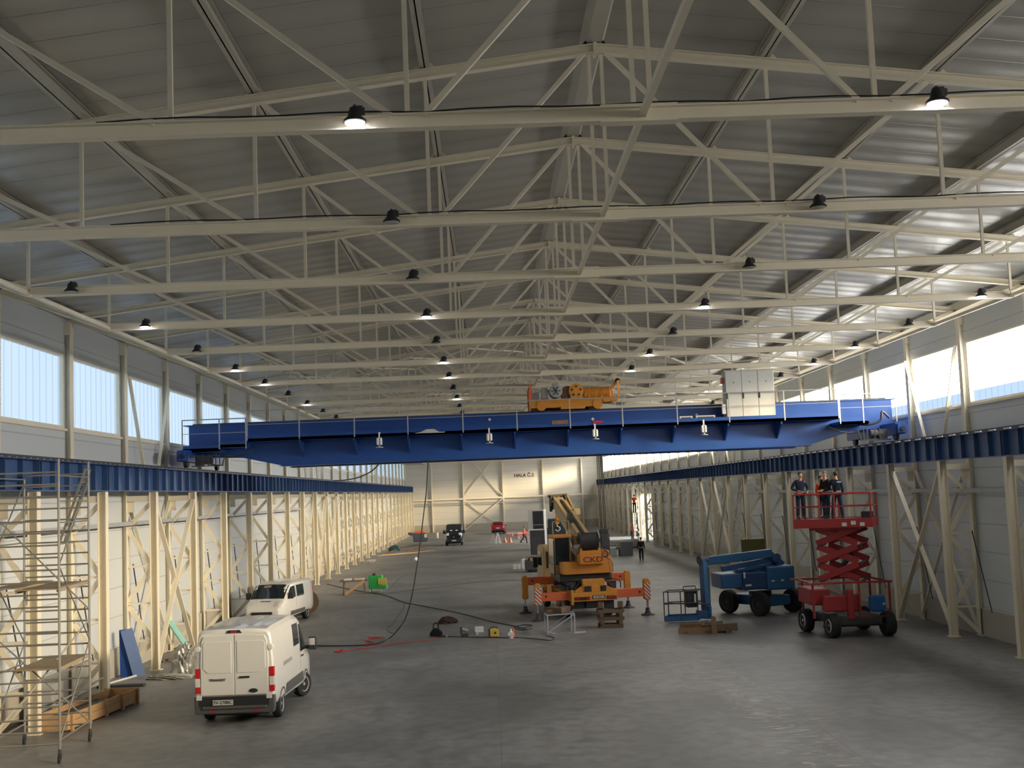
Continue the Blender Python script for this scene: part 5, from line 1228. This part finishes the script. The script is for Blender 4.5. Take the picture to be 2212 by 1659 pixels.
for (xa, za), (xb, zb) in (((-HX, 3.0), (HX, .5)), ((-HX, .5), (HX, 3.0)), ((-HX, 5.8), (HX, 3.3))):
    bm = B(); cyl(bm, (xa, -HY+.1, za), (xb, HY-.1, zb), .019, n=6); obj('diagonal', bm, ALU, sf)
for x0, x1, z in ((-.2, .78, 2.12), (-.2, .78, 3.95), (-.78, -.1, 4.0)):
    bm = B(); bx(bm, x0, x1, -HY-.05, HY+.05, z, z+.03); bx(bm, x0, x0+.04, -HY, HY, z-.06, z); bx(bm, x1-.04, x1, -HY, HY, z-.06, z); obj('deck_board', bm, PLY, sf)
bm = B()
LO = Vector((.47, .25, 5.35))
for y in (-.2, .2): bar(bm, LO+Vector((.35, y+.9, 1.45)), LO+Vector((-.30, y+.9, -.35)), .03, .06)
for k in range(6):
    t1 = k/5.5; bar(bm, LO+Vector((.35-.65*t1, .7, 1.45-1.8*t1)), LO+Vector((.35-.65*t1, 1.1, 1.45-1.8*t1)), .025, .025)
obj('ladder', bm, ALU, sf)

# ------------------------------------------------------------------ things on the floor
def slab(name, label, cat, c, s, m_, rz=0., bev=.0, group=None, z=0.):
    t = thing(name, label, cat, (c[0], c[1], z), rz, group); bm = B(); bx(bm, -s[0]/2, s[0]/2, -s[1]/2, s[1]/2, 0, s[2]); obj('body', bm, m_, t, bev=bev); return t
# timber transport crate
cr_ = thing('timber_crate', 'long pale timber crate lying open below the scaffold', 'crate', (-11.45, 34.55, 0), R(-8))
bm = B(); bx(bm, -.42, .42, -2.2, 2.2, .05, .09); obj('crate_floor', bm, WOOD, cr_)
for s in (-1, 1):
    bm = B(); bx(bm, s*.42, s*.46, -2.2, 2.2, .05, .25); bx(bm, s*.42, s*.46, -2.2, 2.2, .265, .44); obj('side_board', bm, WOOD, cr_)
for y in (-2.0, -1.0, 0, 1.0, 2.0):
    for s in (-1, 1):
        bm = B(); bx(bm, s*.46, s*.53, y-.05, y+.05, 0, .47); obj('batten', bm, WOOD, cr_)
for y in (-2.2, 2.2):
    bm = B(); bx(bm, -.42, .42, y-.02, y+.02, .05, .44); obj('end_board', bm, WOOD, cr_)
bm = B(); bx(bm, -.38, .38, -2.0, 1.2, .24, .30); tag(obj('black_sheet', bm, BLK), 'black sheet lying inside the long timber crate', 'sheet'); o = bpy.data.objects['black_sheet']; o.location = (-11.45, 34.55, 0); o.rotation_euler = (0, 0, R(-8))
g = G(215, 1455); bm = B(); cyl(bm, (-11.9, 33.2, .62), (-12.0, 37.4, .66), .03, n=8); tag(obj('alu_pole', bm, ALU), 'silver pole resting along the back edge of the timber crate', 'pole')
g = G(262, 1484); bm = B(); bx(bm, -.75, .75, -.15, .15, 0, .08); o = tag(obj('steel_beam_offcut', bm, DARK), 'dark flat steel offcut on the floor behind the timber crate', 'offcut'); o.location = (g.x, g.y, 0)
g0, g1 = G(232, 1480), G(298, 1461); bm = B(); cyl(bm, (g0.x, g0.y, .04), (g1.x, g1.y, .04), .035, n=8); tag(obj('white_pipe', bm, WPL), 'pale pipe on the floor in front of the blue wedge', 'pipe')
# blue wedge leaning at a column
g = G(282, 1462)
bw = thing('steel_gusset', 'tall blue wedge shaped steel piece leaning at the left columns', 'steel piece', (g.x, g.y, 0), R(12))
bm = B(); prism(bm, [(-.34, 0), (.30, 0), (-.12, 1.62), (-.36, 1.60)], 'y', 0, .05); bw1 = obj('plate', bm, BLUE, bw)
bm = B(); bar(bm, (.31, -.12, .0), (-.11, -.12, 1.62), .40, .03, (0, 1, 0)); obj('flange', bm, mat('pale_blue_primer', (.16, .24, .48), .5), bw)
# mint foam board, timber and foil heap behind the panel van
g = G(395, 1420); bm = B(); bar(bm, (g.x-.6, g.y+.4, 1.35), (g.x+.05, g.y+.2, .45), .35, .06); tag(obj('foam_board', bm, MINT), 'mint green foam board leaning behind the panel van', 'board')
def heap(name, label, cat, c, r_, h, m_, n=7, seed=1):
    rnd = random.Random(seed); bm = B(); bmesh.ops.create_icosphere(bm, subdivisions=4, radius=1)
    ph = [(rnd.uniform(2, 6)+n*.9, rnd.uniform(2, 6)+n*.7, rnd.uniform(0, 6)) for _ in range(n)]
    for v in bm.verts:
        d = 1+sum(.055*math.sin(a*v.co.x+b_*v.co.y*1.3+c_+(a-b_+7)*v.co.z) for a, b_, c_ in ph)
        v.co = Vector((v.co.x*r_[0]*d, v.co.y*r_[1]*d, max(0, v.co.z+.15)*h*d*.9))
    o = obj(name, bm, m_, None, 50); o.location = c; return tag(o, label, cat)
g = G(388, 1460); heap('foil_heap', 'crumpled silver foil bundle on the floor left of the panel van', 'bundle', (g.x+.15, g.y+.3, 0), (.48, .5), .95, FOIL, 14, 3)
heap('plastic_sheet', 'thin crumpled pale plastic sheet in front of the foil bundle', 'sheet', (g.x-.2, g.y-.5, 0), (.8, .35), .14, mat('pale_plastic', (.45, .44, .40), .4), 9, 5)
g = G(345, 1436); 
for k in range(4):
    bm = B(); bx(bm, -.5, .5, -.05, .05, 0, .05); o = obj('timber_batten', bm, WOODD); o.location = (g.x+.1*k, g.y+.8+.12*k, .0+(.05*(k % 2))); o.rotation_euler = (0, 0, R(30+12*k)); tag(o, 'short dark timber batten in the litter between the left columns behind the foil', 'batten', 'battens behind the foil')
# grey tool cabinets beside the scaffold base
slab('grey_cabinet', 'dim grey box standing behind the scaffold at the left wall', 'box', (-12.6, 34.2), (.75, .9, 1.0), GREY, 0, .02)
# saw horse table and green machine
g = G(765, 1284)
sh = thing('saw_bench', 'brown timber trestle bench with tools on top, left of the green machine', 'bench', (g.x, g.y, 0), R(8))
bm = B(); bx(bm, -.85, .85, -.4, .4, .78, .86); obj('bench_top', bm, WOODD, sh)
for x in (-.65, .65):
    for s in (-1, 1):
        bm = B(); bar(bm, (x, s*.35, 0), (x*.9, s*.2, .78), .09, .07, (0, 1, 0)); obj('leg', bm, WOODD, sh)
bm = B(); bar(bm, (-.55, -.42, .05), (.60, -.42, .80), .05, .16); obj('diagonal_board', bm, WOOD, sh)
slab('white_tool_case', 'white case on the left of the trestle bench', 'case', (g.x-.35, g.y-.05), (.45, .3, .1), WPL, 0, .01, z=.86); slab('pale_box', 'pale long box on the right of the trestle bench', 'box', (g.x+.35, g.y), (.6, .25, .1), LGREY, 0, .01, z=.86)
g = G(815, 1279)
gm = thing('green_machine', 'bright green machine box on legs with a yellow side panel', 'machine', (g.x, g.y, 0), R(-4))
bm = B(); bx(bm, -.48, .35, -.3, .3, .22, 1.02); bx(bm, .3, .62, -.3, .3, .22, .42); obj('housing', bm, GREEN, gm, bev=.03)
bm = B(); bx(bm, .10, .66, -.34, -.28, .46, .86); obj('side_panel', bm, mat('panel_yellow', (.55, .52, .12), .5), gm, bev=.02)
for x in (-.4, .3):
    for y in (-.25, .25):
        bm = B(); bx(bm, x-.03, x+.03, y-.03, y+.03, 0, .24); obj('leg', bm, LGREY, gm)
bm = B(); cyl(bm, (-.15, 0, 1.0), (-.15, 0, 1.14), .11, n=14); obj('cap', bm, BLK, gm, 40)
# black cables on the floor
def cable(pts, r_, m_, label, nm='floor_cable'):
    bm = B(); tube(bm, smoothpath([Vector((*G(x, y).xy, r_)) for x, y in pts]), r_, 6); return tag(obj(nm, bm, m_), label, 'cable')
cable([(706, 1262), (730, 1268), (775, 1277), (830, 1286), (872, 1301), (920, 1311), (1000, 1327), (1060, 1343), (1105, 1352), (1140, 1361)], .022, BLK, 'thick black cable from the left columns past the green machine to the welder')
cable([(872, 1301), (873, 1312), (862, 1328), (851, 1343), (845, 1352), (836, 1355)], .012, BLK, 'thin dark cable curling down from the thick one in the hall middle')
cable([(836, 1360), (842, 1366), (850, 1369)], .012, BLK, 'tiny curl of dark cable on the open floor')
cable([(838, 1282), (900, 1274), (960, 1267), (1040, 1257), (1130, 1253)], .012, DARK, 'thin dark cable across the floor from green machine to yellow crane')
cable([(840, 1276), (848, 1265), (860, 1252), (870, 1245)], .010, DARK, 'thin dark cable running back from the green machine')
cable([(948, 1375), (1010, 1377), (1080, 1378), (1120, 1378), (1160, 1381), (1190, 1384), (1196, 1378), (1180, 1374)], .015, BLK, 'black welding cable looping in front of the steel trestle')
cable([(1100, 1362), (1125, 1358), (1150, 1352), (1128, 1351), (1112, 1357), (1130, 1362), (1150, 1358)], .02, BLK, 'tangle of black hose between the welder and the trestle')
cable([(722, 1408), (738, 1408), (760, 1404), (790, 1401), (815, 1397), (850, 1391), (900, 1386), (950, 1380)], .014, mat('red_cable', (.55, .04, .03), .6), 'thin red cable trailing across the floor toward the tool bags', 'red_cable')
for k, pp in enumerate(([(795, 1378), (830, 1378), (800, 1381), (790, 1385), (808, 1389), (788, 1392), (795, 1397)], [(724, 1407), (740, 1405), (738, 1409), (722, 1409), (735, 1406)])):
    cable(pp, .02, MATS['red_cable'], 'heap of red cable loops %s' % ('on the floor behind the hanging cable' if k == 0 else 'beside the mirror of the panel van'), 'red_cable_heap')
# bags and tools in the middle
g = G(942, 1374)
bg_ = thing('tool_bag', 'black tool bag with raised handle loop on the open floor', 'bag', (g.x, g.y, 0))
bm = B(); prism(bm, [(-.26, 0), (.26, 0), (.27, .14), (.10, .32), (-.10, .32), (-.25, .14)], 'y', -.15, .15); obj('bag', bm, BLKC, bg_, bev=.04)
bm = B(); tube(bm, smoothpath([(-.10, 0, .30), (-.09, 0, .46), (0, 0, .54), (.09, 0, .46), (.10, 0, .30)]), .022, 8); obj('handle', bm, BLKC, bg_)
g = G(968, 1346); heap('dark_jacket', 'dark brown crumpled cloth heap behind the tool bag', 'cloth', (g.x, g.y, 0), (.40, .22), .27, mat('brown_cloth', (.07, .05, .03), .9), 7, 11)
g = G(956, 1376); bm = B(); bx(bm, -.18, .14, -.04, .04, 0, .06); bx(bm, .14, .2, -.03, .03, .01, .06, 1); o = obj('angle_grinder', bm, [BLK, WPL]); o.location = (g.x, g.y, 0); tag(o, 'small black hand tool with a pale end beside the tool bag', 'tool')
g = G(1004, 1374)
pg = thing('power_tool', 'grey and black power tool standing left of the white box', 'tool', (g.x, g.y, 0))
bm = B(); bx(bm, -.15, .15, -.1, .1, 0, .1); bx(bm, -.18, -.1, -.06, .06, .1, .36); obj('base', bm, DARK, pg); bm = B(); cyl(bm, (-.1, 0, .28), (.14, 0, .2), .07, n=12); obj('motor', bm, GALV, pg, 40)
g = G(1035, 1367); slab('white_box', 'flat white box lying beside the yellow welder', 'box', (g.x, g.y+.3), (.36, .3, .22), WPL, R(5), .015)
g = G(1031, 1372); bm = B(); cyl(bm, (0, -.05, .06), (0, .05, .06), .06, n=14); o = obj('tape_roll', bm, LGREY, None, 40); o.location = (g.x, g.y, 0); tag(o, 'small round pale roll in front of the white box', 'roll')
g = G(1067, 1376)
we = thing('welding_machine', 'yellow box shaped welding machine on the floor', 'welder', (g.x, g.y, 0), R(4))
bm = B(); bx(bm, -.17, .19, -.22, .22, .03, .32); obj('case', bm, mat('welder_yellow', (.72, .50, .08), .5), we, bev=.025)
bm = B(); bx(bm, -.20, -.165, -.22, .22, .02, .33); obj('front_panel', bm, BLK, we); bm = B(); tube(bm, smoothpath([(-.12, 0, .32), (-.1, 0, .39), (.12, 0, .39), (.14, 0, .32)]), .015, 6); obj('handle', bm, BLK, we)
bm = B(); prism(bm, [(-.02, .15), (.10, .15), (.04, .26)], 'y', -.226, -.221); obj('warning_mark', bm, BLK, we)
g = G(1104, 1379)
cn = thing('gas_bottle', 'white and orange bottle standing at the right end of the tools', 'bottle', (g.x, g.y, 0))
bm = B(); lathe(bm, [(.02, .0), (.07, .0), (.07, .26), (.03, .34), (.03, .38)], (0, 0, 0), 'z', 14); obj('bottle', bm, WPL, cn, 40); bm = B(); bx(bm, -.12, .12, -.1, -.08, .12, .24); obj('label', bm, WPL, cn)
bm = B(); cyl(bm, (.09, .15, 0), (.09, .15, .36), .06, n=12); o = obj('orange_canister', bm, ORG, None, 40); o.location = (g.x, g.y, 0); tag(o, 'small orange canister behind the white bottle', 'canister')
# steel trestle with timbers on top
g = G(1215, 1369)
ts = thing('steel_trestle', 'light steel trestle stand in front of the truck crane', 'trestle', (g.x, g.y+.25, 0), R(5))
for p_, q_ in (((-.62, -.35, 0), (-.62, -.35, .78)), ((.48, -.35, 0), (.48, -.35, .80)), ((-.62, .5, 0), (-.62, .5, .78)), ((.48, .5, 0), (.48, .5, .80))):
    bm = B(); bar(bm, p_, q_, .055, .055, (0, 1, 0)); obj('leg', bm, GALV, ts)
for p_, q_ in (((-.64, -.35, .78), (.50, -.35, .80)), ((-.64, .5, .78), (.50, .5, .80)), ((-.62, -.35, .78), (-.62, .5, .78)), ((.48, -.35, .8), (.48, .5, .8))):
    bm = B(); bar(bm, p_, q_, .05, .05); obj('top_rail', bm, GALV, ts)
for p_, q_ in (((-.60, -.35, .10), (.46, -.35, .76)), ((-.60, .5, .1), (.46, .5, .76)), ((-.62, -.3, .1), (-.3, -.3, .02))):
    bm = B(); bar(bm, p_, q_, .04, .04); obj('brace', bm, GALV, ts)
bm = B(); bar(bm, (.48, -.35, .03), (.92, -.35, .04), .06, .06); obj('foot_bar', bm, LGREY, ts)
for k, (x0, y0, rz_, s_) in enumerate(((-.2, .0, 40, (.3, .9, .22)), (.2, .25, 10, (.35, .3, .22)), (-.45, .1, 5, (.28, .5, .12)))):
    o = slab('timber_block', 'brown timber block on the steel trestle, %s' % ('the long slanted one', 'the short one at the right', 'the flat one at the left')[k], 'timber', (ts.location.x+x0, ts.location.y+y0), s_, RUST if k else WOODD, R(rz_), .02, z=.83)
# stack of dunnage timbers
g = G(1322, 1357)
rnd = random.Random(4)
for lv in range(5):
    for k in range(2):
        along = lv % 2 == 0
        bm = B(); Lx = rnd.uniform(.95, 1.15)
        if along: bx(bm, -Lx/2, Lx/2, -.08, .08, 0, .15)
        else: bx(bm, -.08, .08, -.45, .45, 0, .15)
        o = obj('dunnage_timber', bm, WOODD, bev=.012); o.location = (g.x+(0 if along else (k-.5)*.75), g.y+.45+((k-.5)*.6 if along else 0), lv*.152); o.rotation_euler = (0, 0, R(rnd.uniform(-5, 5)))
        tag(o, 'old dark timber in the stack under the crane rear, layer %s from the floor, %s' % (ORD[lv+1], (('front', 'back') if along else ('left', 'right'))[k]), 'timber', 'stacked timbers behind the truck crane')
for k, x in enumerate((-.42, .40)):
    bm = B(); bar(bm, (x, -.3, .15), (x+.1, .4, .05), .22, .28); o = obj('timber_block', bm, WOODD, bev=.02); o.location = (g.x, g.y+.45, .80); tag(o, 'stub of grey brown timber on top of the stack, %s one' % ('left', 'right')[k], 'timber')
# broken pallet on the right
g = G(1530, 1368)
pa = thing('broken_pallet', 'heap of brown pallet boards in front of the blue lift', 'pallet', (g.x, g.y+.3, 0), R(-10))
for k, (x, y, z, l_, a_, w_) in enumerate(((-.35, -.35, .1, 1.5, 2, .28), (.0, .1, .12, 1.9, -8, .12), (.1, .45, .1, 1.7, 4, .12), (.55, -.15, .2, 1.3, 12, .14), (-.6, .2, .22, .9, -14, .12), (.3, .2, .25, .8, 40, .1))):
    bm = B(); M = Matrix.Rotation(R(a_), 4, 'Z'); box(bm, (x, y, z), (l_, .14 if k else .06, w_ if not k else .28), rot=M); obj('board', bm, WOODD if k % 2 else mat('mid_timber', (.26, .16, .08), .8), pa)
bm = B(); prism(bm, [(-.09, 0), (.09, 0), (.10, .62), (.0, .70), (-.10, .62)], 'y', -.5, -.46); o = obj('upright_board', bm, MATS['mid_timber'], pa); o.location = (.28, .0, 0)
for x in (-.8, 0, .8):
    bm = B(); bx(bm, x-.06, x+.06, -.4, .5, 0, .1); obj('block', bm, WOODD, pa)
# olive board at the right wall
g = G(1597, 1240); q0 = A(1575, 1160, 78)
bm = B(); bx(bm, -.75, .75, -.04, .04, 0, 1.75); o = obj('olive_board', bm, OLIVE); o.location = (16.05, 74.5, .55); o.rotation_euler = (R(-4), 0, R(8)); tag(o, 'olive brown board propped among the right columns behind the blue lift', 'board')
bm = B(); bx(bm, -.8, .8, -.2, .2, 0, .55); o = obj('crate_base', bm, GREY); o.location = (16.05, 74.6, 0); tag(o, 'grey box under the olive board', 'box')
# white canisters
g = G(1137, 1229); xs_ = (-.78, -.52, -.02, .38, .66)
for k, x in enumerate((-.85, -.55, -.22, .20, .48, .78)):
    z = 0
    t = thing('jerrycan', 'white plastic jerrycan on the floor beyond the crane, %s from the left' % ORD[k+1], 'jerrycan', (g.x+x, g.y, z), R(3*k), 'white jerrycans')
    bm = B(); bx(bm, -.13, .13, -.16, .16, 0, .38); obj('can', bm, WPL, t, bev=.03); bm = B(); cyl(bm, (-.06, 0, .38), (-.06, 0, .44), .035, n=10); obj('cap', bm, REDL, t)
t = thing('jerrycan', 'white plastic jerrycan standing on top of the others', 'jerrycan', (g.x-.2, g.y+.02, .40), 0, 'white jerrycans'); bm = B(); bx(bm, -.15, .15, -.15, .15, 0, .34); obj('can', bm, WPL, t, bev=.03); bm = B(); cyl(bm, (.06, 0, .34), (.06, 0, .42), .035, n=10); obj('cap', bm, WPL, t)
g = G(897, 1214); bm = B(); lathe(bm, [(.02, 0), (.15, .0), (.19, .30), (.02, .30)], (0, 0, 0), 'z', 16); o = obj('white_bucket', bm, WPL, None, 40); o.location = (g.x, g.y, .12); o.rotation_euler = (R(60), 0, R(40)); tag(o, 'white bucket tipped over alone on the floor', 'bucket')
# machinery pile beyond the crane, left of it
g = G(1160, 1232)
mp = thing('forklift', 'dark machine with a low body and grey mast just beyond the truck crane cab', 'forklift', (3.1, 88.0, 0))
bm = B(); bx(bm, -.85, .75, -.9, 1.0, .12, .80); bx(bm, -.6, .5, -.5, .8, .8, 1.15); obj('body', bm, DARK, mp, bev=.08)
for x in (-.55, .5): wheel(mp, x, -.5, .28, .2, GREY)
bm = B(); bx(bm, -.25, .05, -.4, -.2, 1.15, 2.4); bx(bm, .2, .35, -.4, -.2, 1.1, 2.4); obj('mast', bm, DARK, mp); bm = B(); bx(bm, -.5, -.1, -.9, -.5, .8, 1.1); bx(bm, -.75, .0, -.9, -.3, 1.05, 1.2); obj('seat', bm, PLY, mp)
g = G(1175, 1190)
sb = slab('dark_crate', 'dark grey crate stack with a pale board on top behind the forklift', 'crate', (3.75, 102.0), (1.2, 1.3, 2.5), mat('crate_grey', (.055, .055, .06), .8), 0, .03)
bm = B(); bx(bm, -.75, .5, -.7, .65, 2.5, 2.58); obj('lid', bm, LGREY, sb)
tc_ = A(1185, 1128, 118)
cbn = thing('tall_cabinet', 'tall pale cabinet with a dark open front at the far end', 'cabinet', (4.55, 121, 0), R(-12))
bm = B(); bx(bm, -.85, .75, -.7, .7, 0, 3.95); obj('body', bm, LGREY, cbn); bm = B(); bx(bm, -.35, .68, -.73, -.7, .3, 3.8); obj('opening', bm, mat('opening_dark', (.03, .035, .04), .7), cbn); bm = B(); bx(bm, -.35, .68, -.75, -.73, 2.4, 2.46); obj('bar', bm, GREY, cbn)
pmn = thing('blue_machine', 'dark blue machine block right of the tall cabinet', 'machine', (5.6, 106, 0))
bm = B(); bx(bm, -.8, .75, -1, 1, .0, 2.5); bx(bm, -.7, .1, -1, 1, 2.5, 3.3); bx(bm, .2, .6, -.9, .9, 2.5, 3.8); obj('body', bm, mat('machine_blue', (.03, .045, .06), .7), pmn, bev=.06); bm = B(); bx(bm, -.1, .9, -1.04, -1.0, 1.7, 1.8); obj('rail', bm, GREY, pmn)
slab('small_crate', 'small dark crate on the floor right of the forklift', 'crate', (4.75, 92), (.7, .7, 1.1), GREY, 0, .02)
# boxes and slabs on the right beyond the crane
g = G(1352, 1200)
slab('steel_box', 'dark steel box on the floor at the right, lowest of the pile', 'box', (g.x, g.y), (1.1, 1.0, .62), mat('box_steel', (.12, .13, .14), .5), R(4), .02)
slab('steel_box', 'dark steel box stacked on top of the lowest one', 'box', (g.x+.05, g.y+.05), (1.0, .95, .58), mat('box_steel', (0, 0, 0)), R(6), .02, z=.62)
slab('steel_box', 'flat grey box to the left of the stacked dark boxes', 'box', (g.x-1.25, g.y+.6), (1.0, 1.2, .70), GREY, R(-3), .02)
sl_ = thing('concrete_slabs', 'long pale stack of slabs behind the dark boxes on the right', 'slab stack', (10.9, 117, 0))
for k in range(3):
    bm = B(); bx(bm, -2.9+.05*k, 3.1, -1.2, 1.2, .22*k+.1, .22*k+.29); obj('slab', bm, mat('slab_grey', (.42, .42, .40), .7), sl_)
bm = B(); bx(bm, -2.4, -2.2, -1.2, 1.2, 0, .1); bx(bm, 2.2, 2.4, -1.2, 1.2, 0, .1); obj('bearer', bm, WOODD, sl_)
t = thing('generator', 'dark upright generator unit beside the truck crane, right side', 'generator', (9.0, 98.5, 0)); bm = B(); bx(bm, -.45, .45, -.5, .5, .1, 2.1); bx(bm, -.3, .4, -.4, .4, 2.1, 2.5); obj('body', bm, DARK, t, bev=.05); bm = B(); bx(bm, -.5, .5, -.55, .55, 0, .1); obj('skid', bm, BLK, t)
# far left: boom pile, timber planks, barriers, gas cylinder, saw horses
g = G(908, 1170)
fk = thing('covered_machine', 'dark covered machine with an orange top near the far left corner', 'machine', (g.x, g.y, 0))
bm = B(); prism(bm, [(-.85, 0), (.9, 0), (1.0, .35), (.95, .8), (.7, 1.1), (-.7, 1.1), (-1.5, 1.2), (-1.5, .9), (-.9, .8)], 'y', -.5, .7); obj('cover', bm, mat('cover_slate', (.07, .08, .12), .8), fk, bev=.06)
bm = B(); prism(bm, [(-.6, 1.08), (.7, 1.08), (.55, 1.35), (-.8, 1.38)], 'y', -.45, .6); obj('orange_top', bm, ORG, fk, bev=.03); bm = B(); bx(bm, .55, .9, -.53, -.5, .5, .95); obj('label', bm, LGREY, fk)
rnd = random.Random(9)
for k, (x0, y0, x1, y1) in enumerate(((823, 1200, 938, 1190), (815, 1203, 900, 1196), (850, 1187, 905, 1176), (862, 1190, 920, 1180), (880, 1192, 925, 1186), (838, 1196, 858, 1190))):
    a, b = G(x0, y0), G(x1, y1); bm = B(); bar(bm, (a.x, a.y, .05+.05*(k % 3)), (b.x, b.y, .05+.04*(k % 2)), .22, .06)
    tag(obj('timber_plank', bm, WOOD if k < 2 else WOODD), ('pale long timber plank lying nearest the camera in the far left pile', 'second pale timber plank, slightly shorter, in the far left pile', 'dark plank sticking up-hall at the back of the far left pile', 'dark plank next to the backmost in the far left pile', 'short dark plank at the right of the far left pile', 'short dark plank at the left of the far left pile')[k], 'plank', 'planks on the floor far left')
g = G(852, 1190); heap('tarpaulin', 'dark blue green tarpaulin bundle by the left column feet far down', 'tarpaulin', (g.x, g.y, 0), (.6, .8), .55, mat('tarp', (.03, .08, .09), .8), 7, 21)
g = G(800, 1213); heap('litter_sheet', 'pale crumpled film along the left column feet', 'sheet', (g.x, g.y, 0), (.5, 2.5), .12, MATS['pale_plastic'], 9, 8)
g = G(945, 1163); t = thing('gas_cylinder', 'small pale gas cylinder with red cap left of the black van', 'cylinder', (g.x, g.y, 0)); bm = B(); lathe(bm, [(.02, 0), (.16, 0), (.16, .7), (.06, .85)], (0, 0, 0), 'z', 14); obj('cylinder', bm, PLATE, t, 40); bm = B(); cyl(bm, (0, 0, .85), (0, 0, .98), .05, n=8); obj('cap', bm, REDL, t)
for k, (px, py) in enumerate(((1108, 1163), (1131, 1163), (1153, 1162))):
    g = G(px, py); t = thing('plastic_barrier', 'red and white plastic barrier at the far end, %s' % ('left one', 'middle one', 'right one')[k], 'barrier', (g.x, g.y, 0), 0, 'barriers at the far end')
    bm = B(); bx(bm, -.75, .75, -.1, .1, .25, .85); obj('panel', bm, mat('barrier_red', (.48, .20, .18), .6), t); bm = B(); bx(bm, -.72, .72, -.12, -.1, .62, .74); bx(bm, -.05, .05, -.12, -.1, .3, .8); obj('white_band', bm, PLATE, t)
    for x in (-.6, .6):
        bm = B(); bx(bm, x-.12, x+.12, -.25, .25, 0, .25); obj('foot', bm, GREY, t)
for k, (px, py) in enumerate(((1091, 1172), (1103, 1172))):
    g = G(px, py); t = thing('traffic_cone', 'faded orange cone in front of the far barriers, %s' % ('left', 'right')[k], 'cone', (g.x, g.y, 0), 0, 'cones'); bm = B(); lathe(bm, [(.22, .03), (.04, .6), (.02, .6)], (0, 0, 0), 'z', 14); obj('cone', bm, mat('faded_orange', (.50, .22, .15), .8), t, 40); bm = B(); bx(bm, -.26, .26, -.26, .26, 0, .03); obj('base', bm, ORG, t)
for k, (px, py) in enumerate(((1066, 1174), (1076, 1174))):
    g = G(px, py); t = thing('folding_stand', 'thin white folding stand in front of the red car, %s' % ('left', 'right')[k], 'stand', (g.x, g.y, 0), R(20*k), 'folding stands')
    for s in (-1, 1):
        bm = B(); bar(bm, (s*.28, -.2, 0), (s*.05, 0, 1.2), .04, .04, (0, 1, 0)); obj('leg', bm, PLATE, t); bm = B(); bar(bm, (s*.28, .3, 0), (s*.05, 0, 1.2), .04, .04, (0, 1, 0)); obj('leg', bm, PLATE, t)
# open sliding door leaf and bright opening on the right wall
bm = B(); bx(bm, WR-.16, WR-.06, DOOR[1]+.1, DOOR[1]+4.6, .05, 5.1); o = obj('door_1', bm, GREY); struct(o)
bm = B(); bx(bm, WR-.1, WR+.1, DOOR[0]-.15, DOOR[0], 0, 5.1); bx(bm, WR-.1, WR+.1, DOOR[1], DOOR[1]+.15, 0, 5.1); bx(bm, WR-.1, WR+.1, DOOR[0]-.15, DOOR[1]+.15, 5.0, 5.15); o = obj('trim_1', bm, CREAM); struct(o)
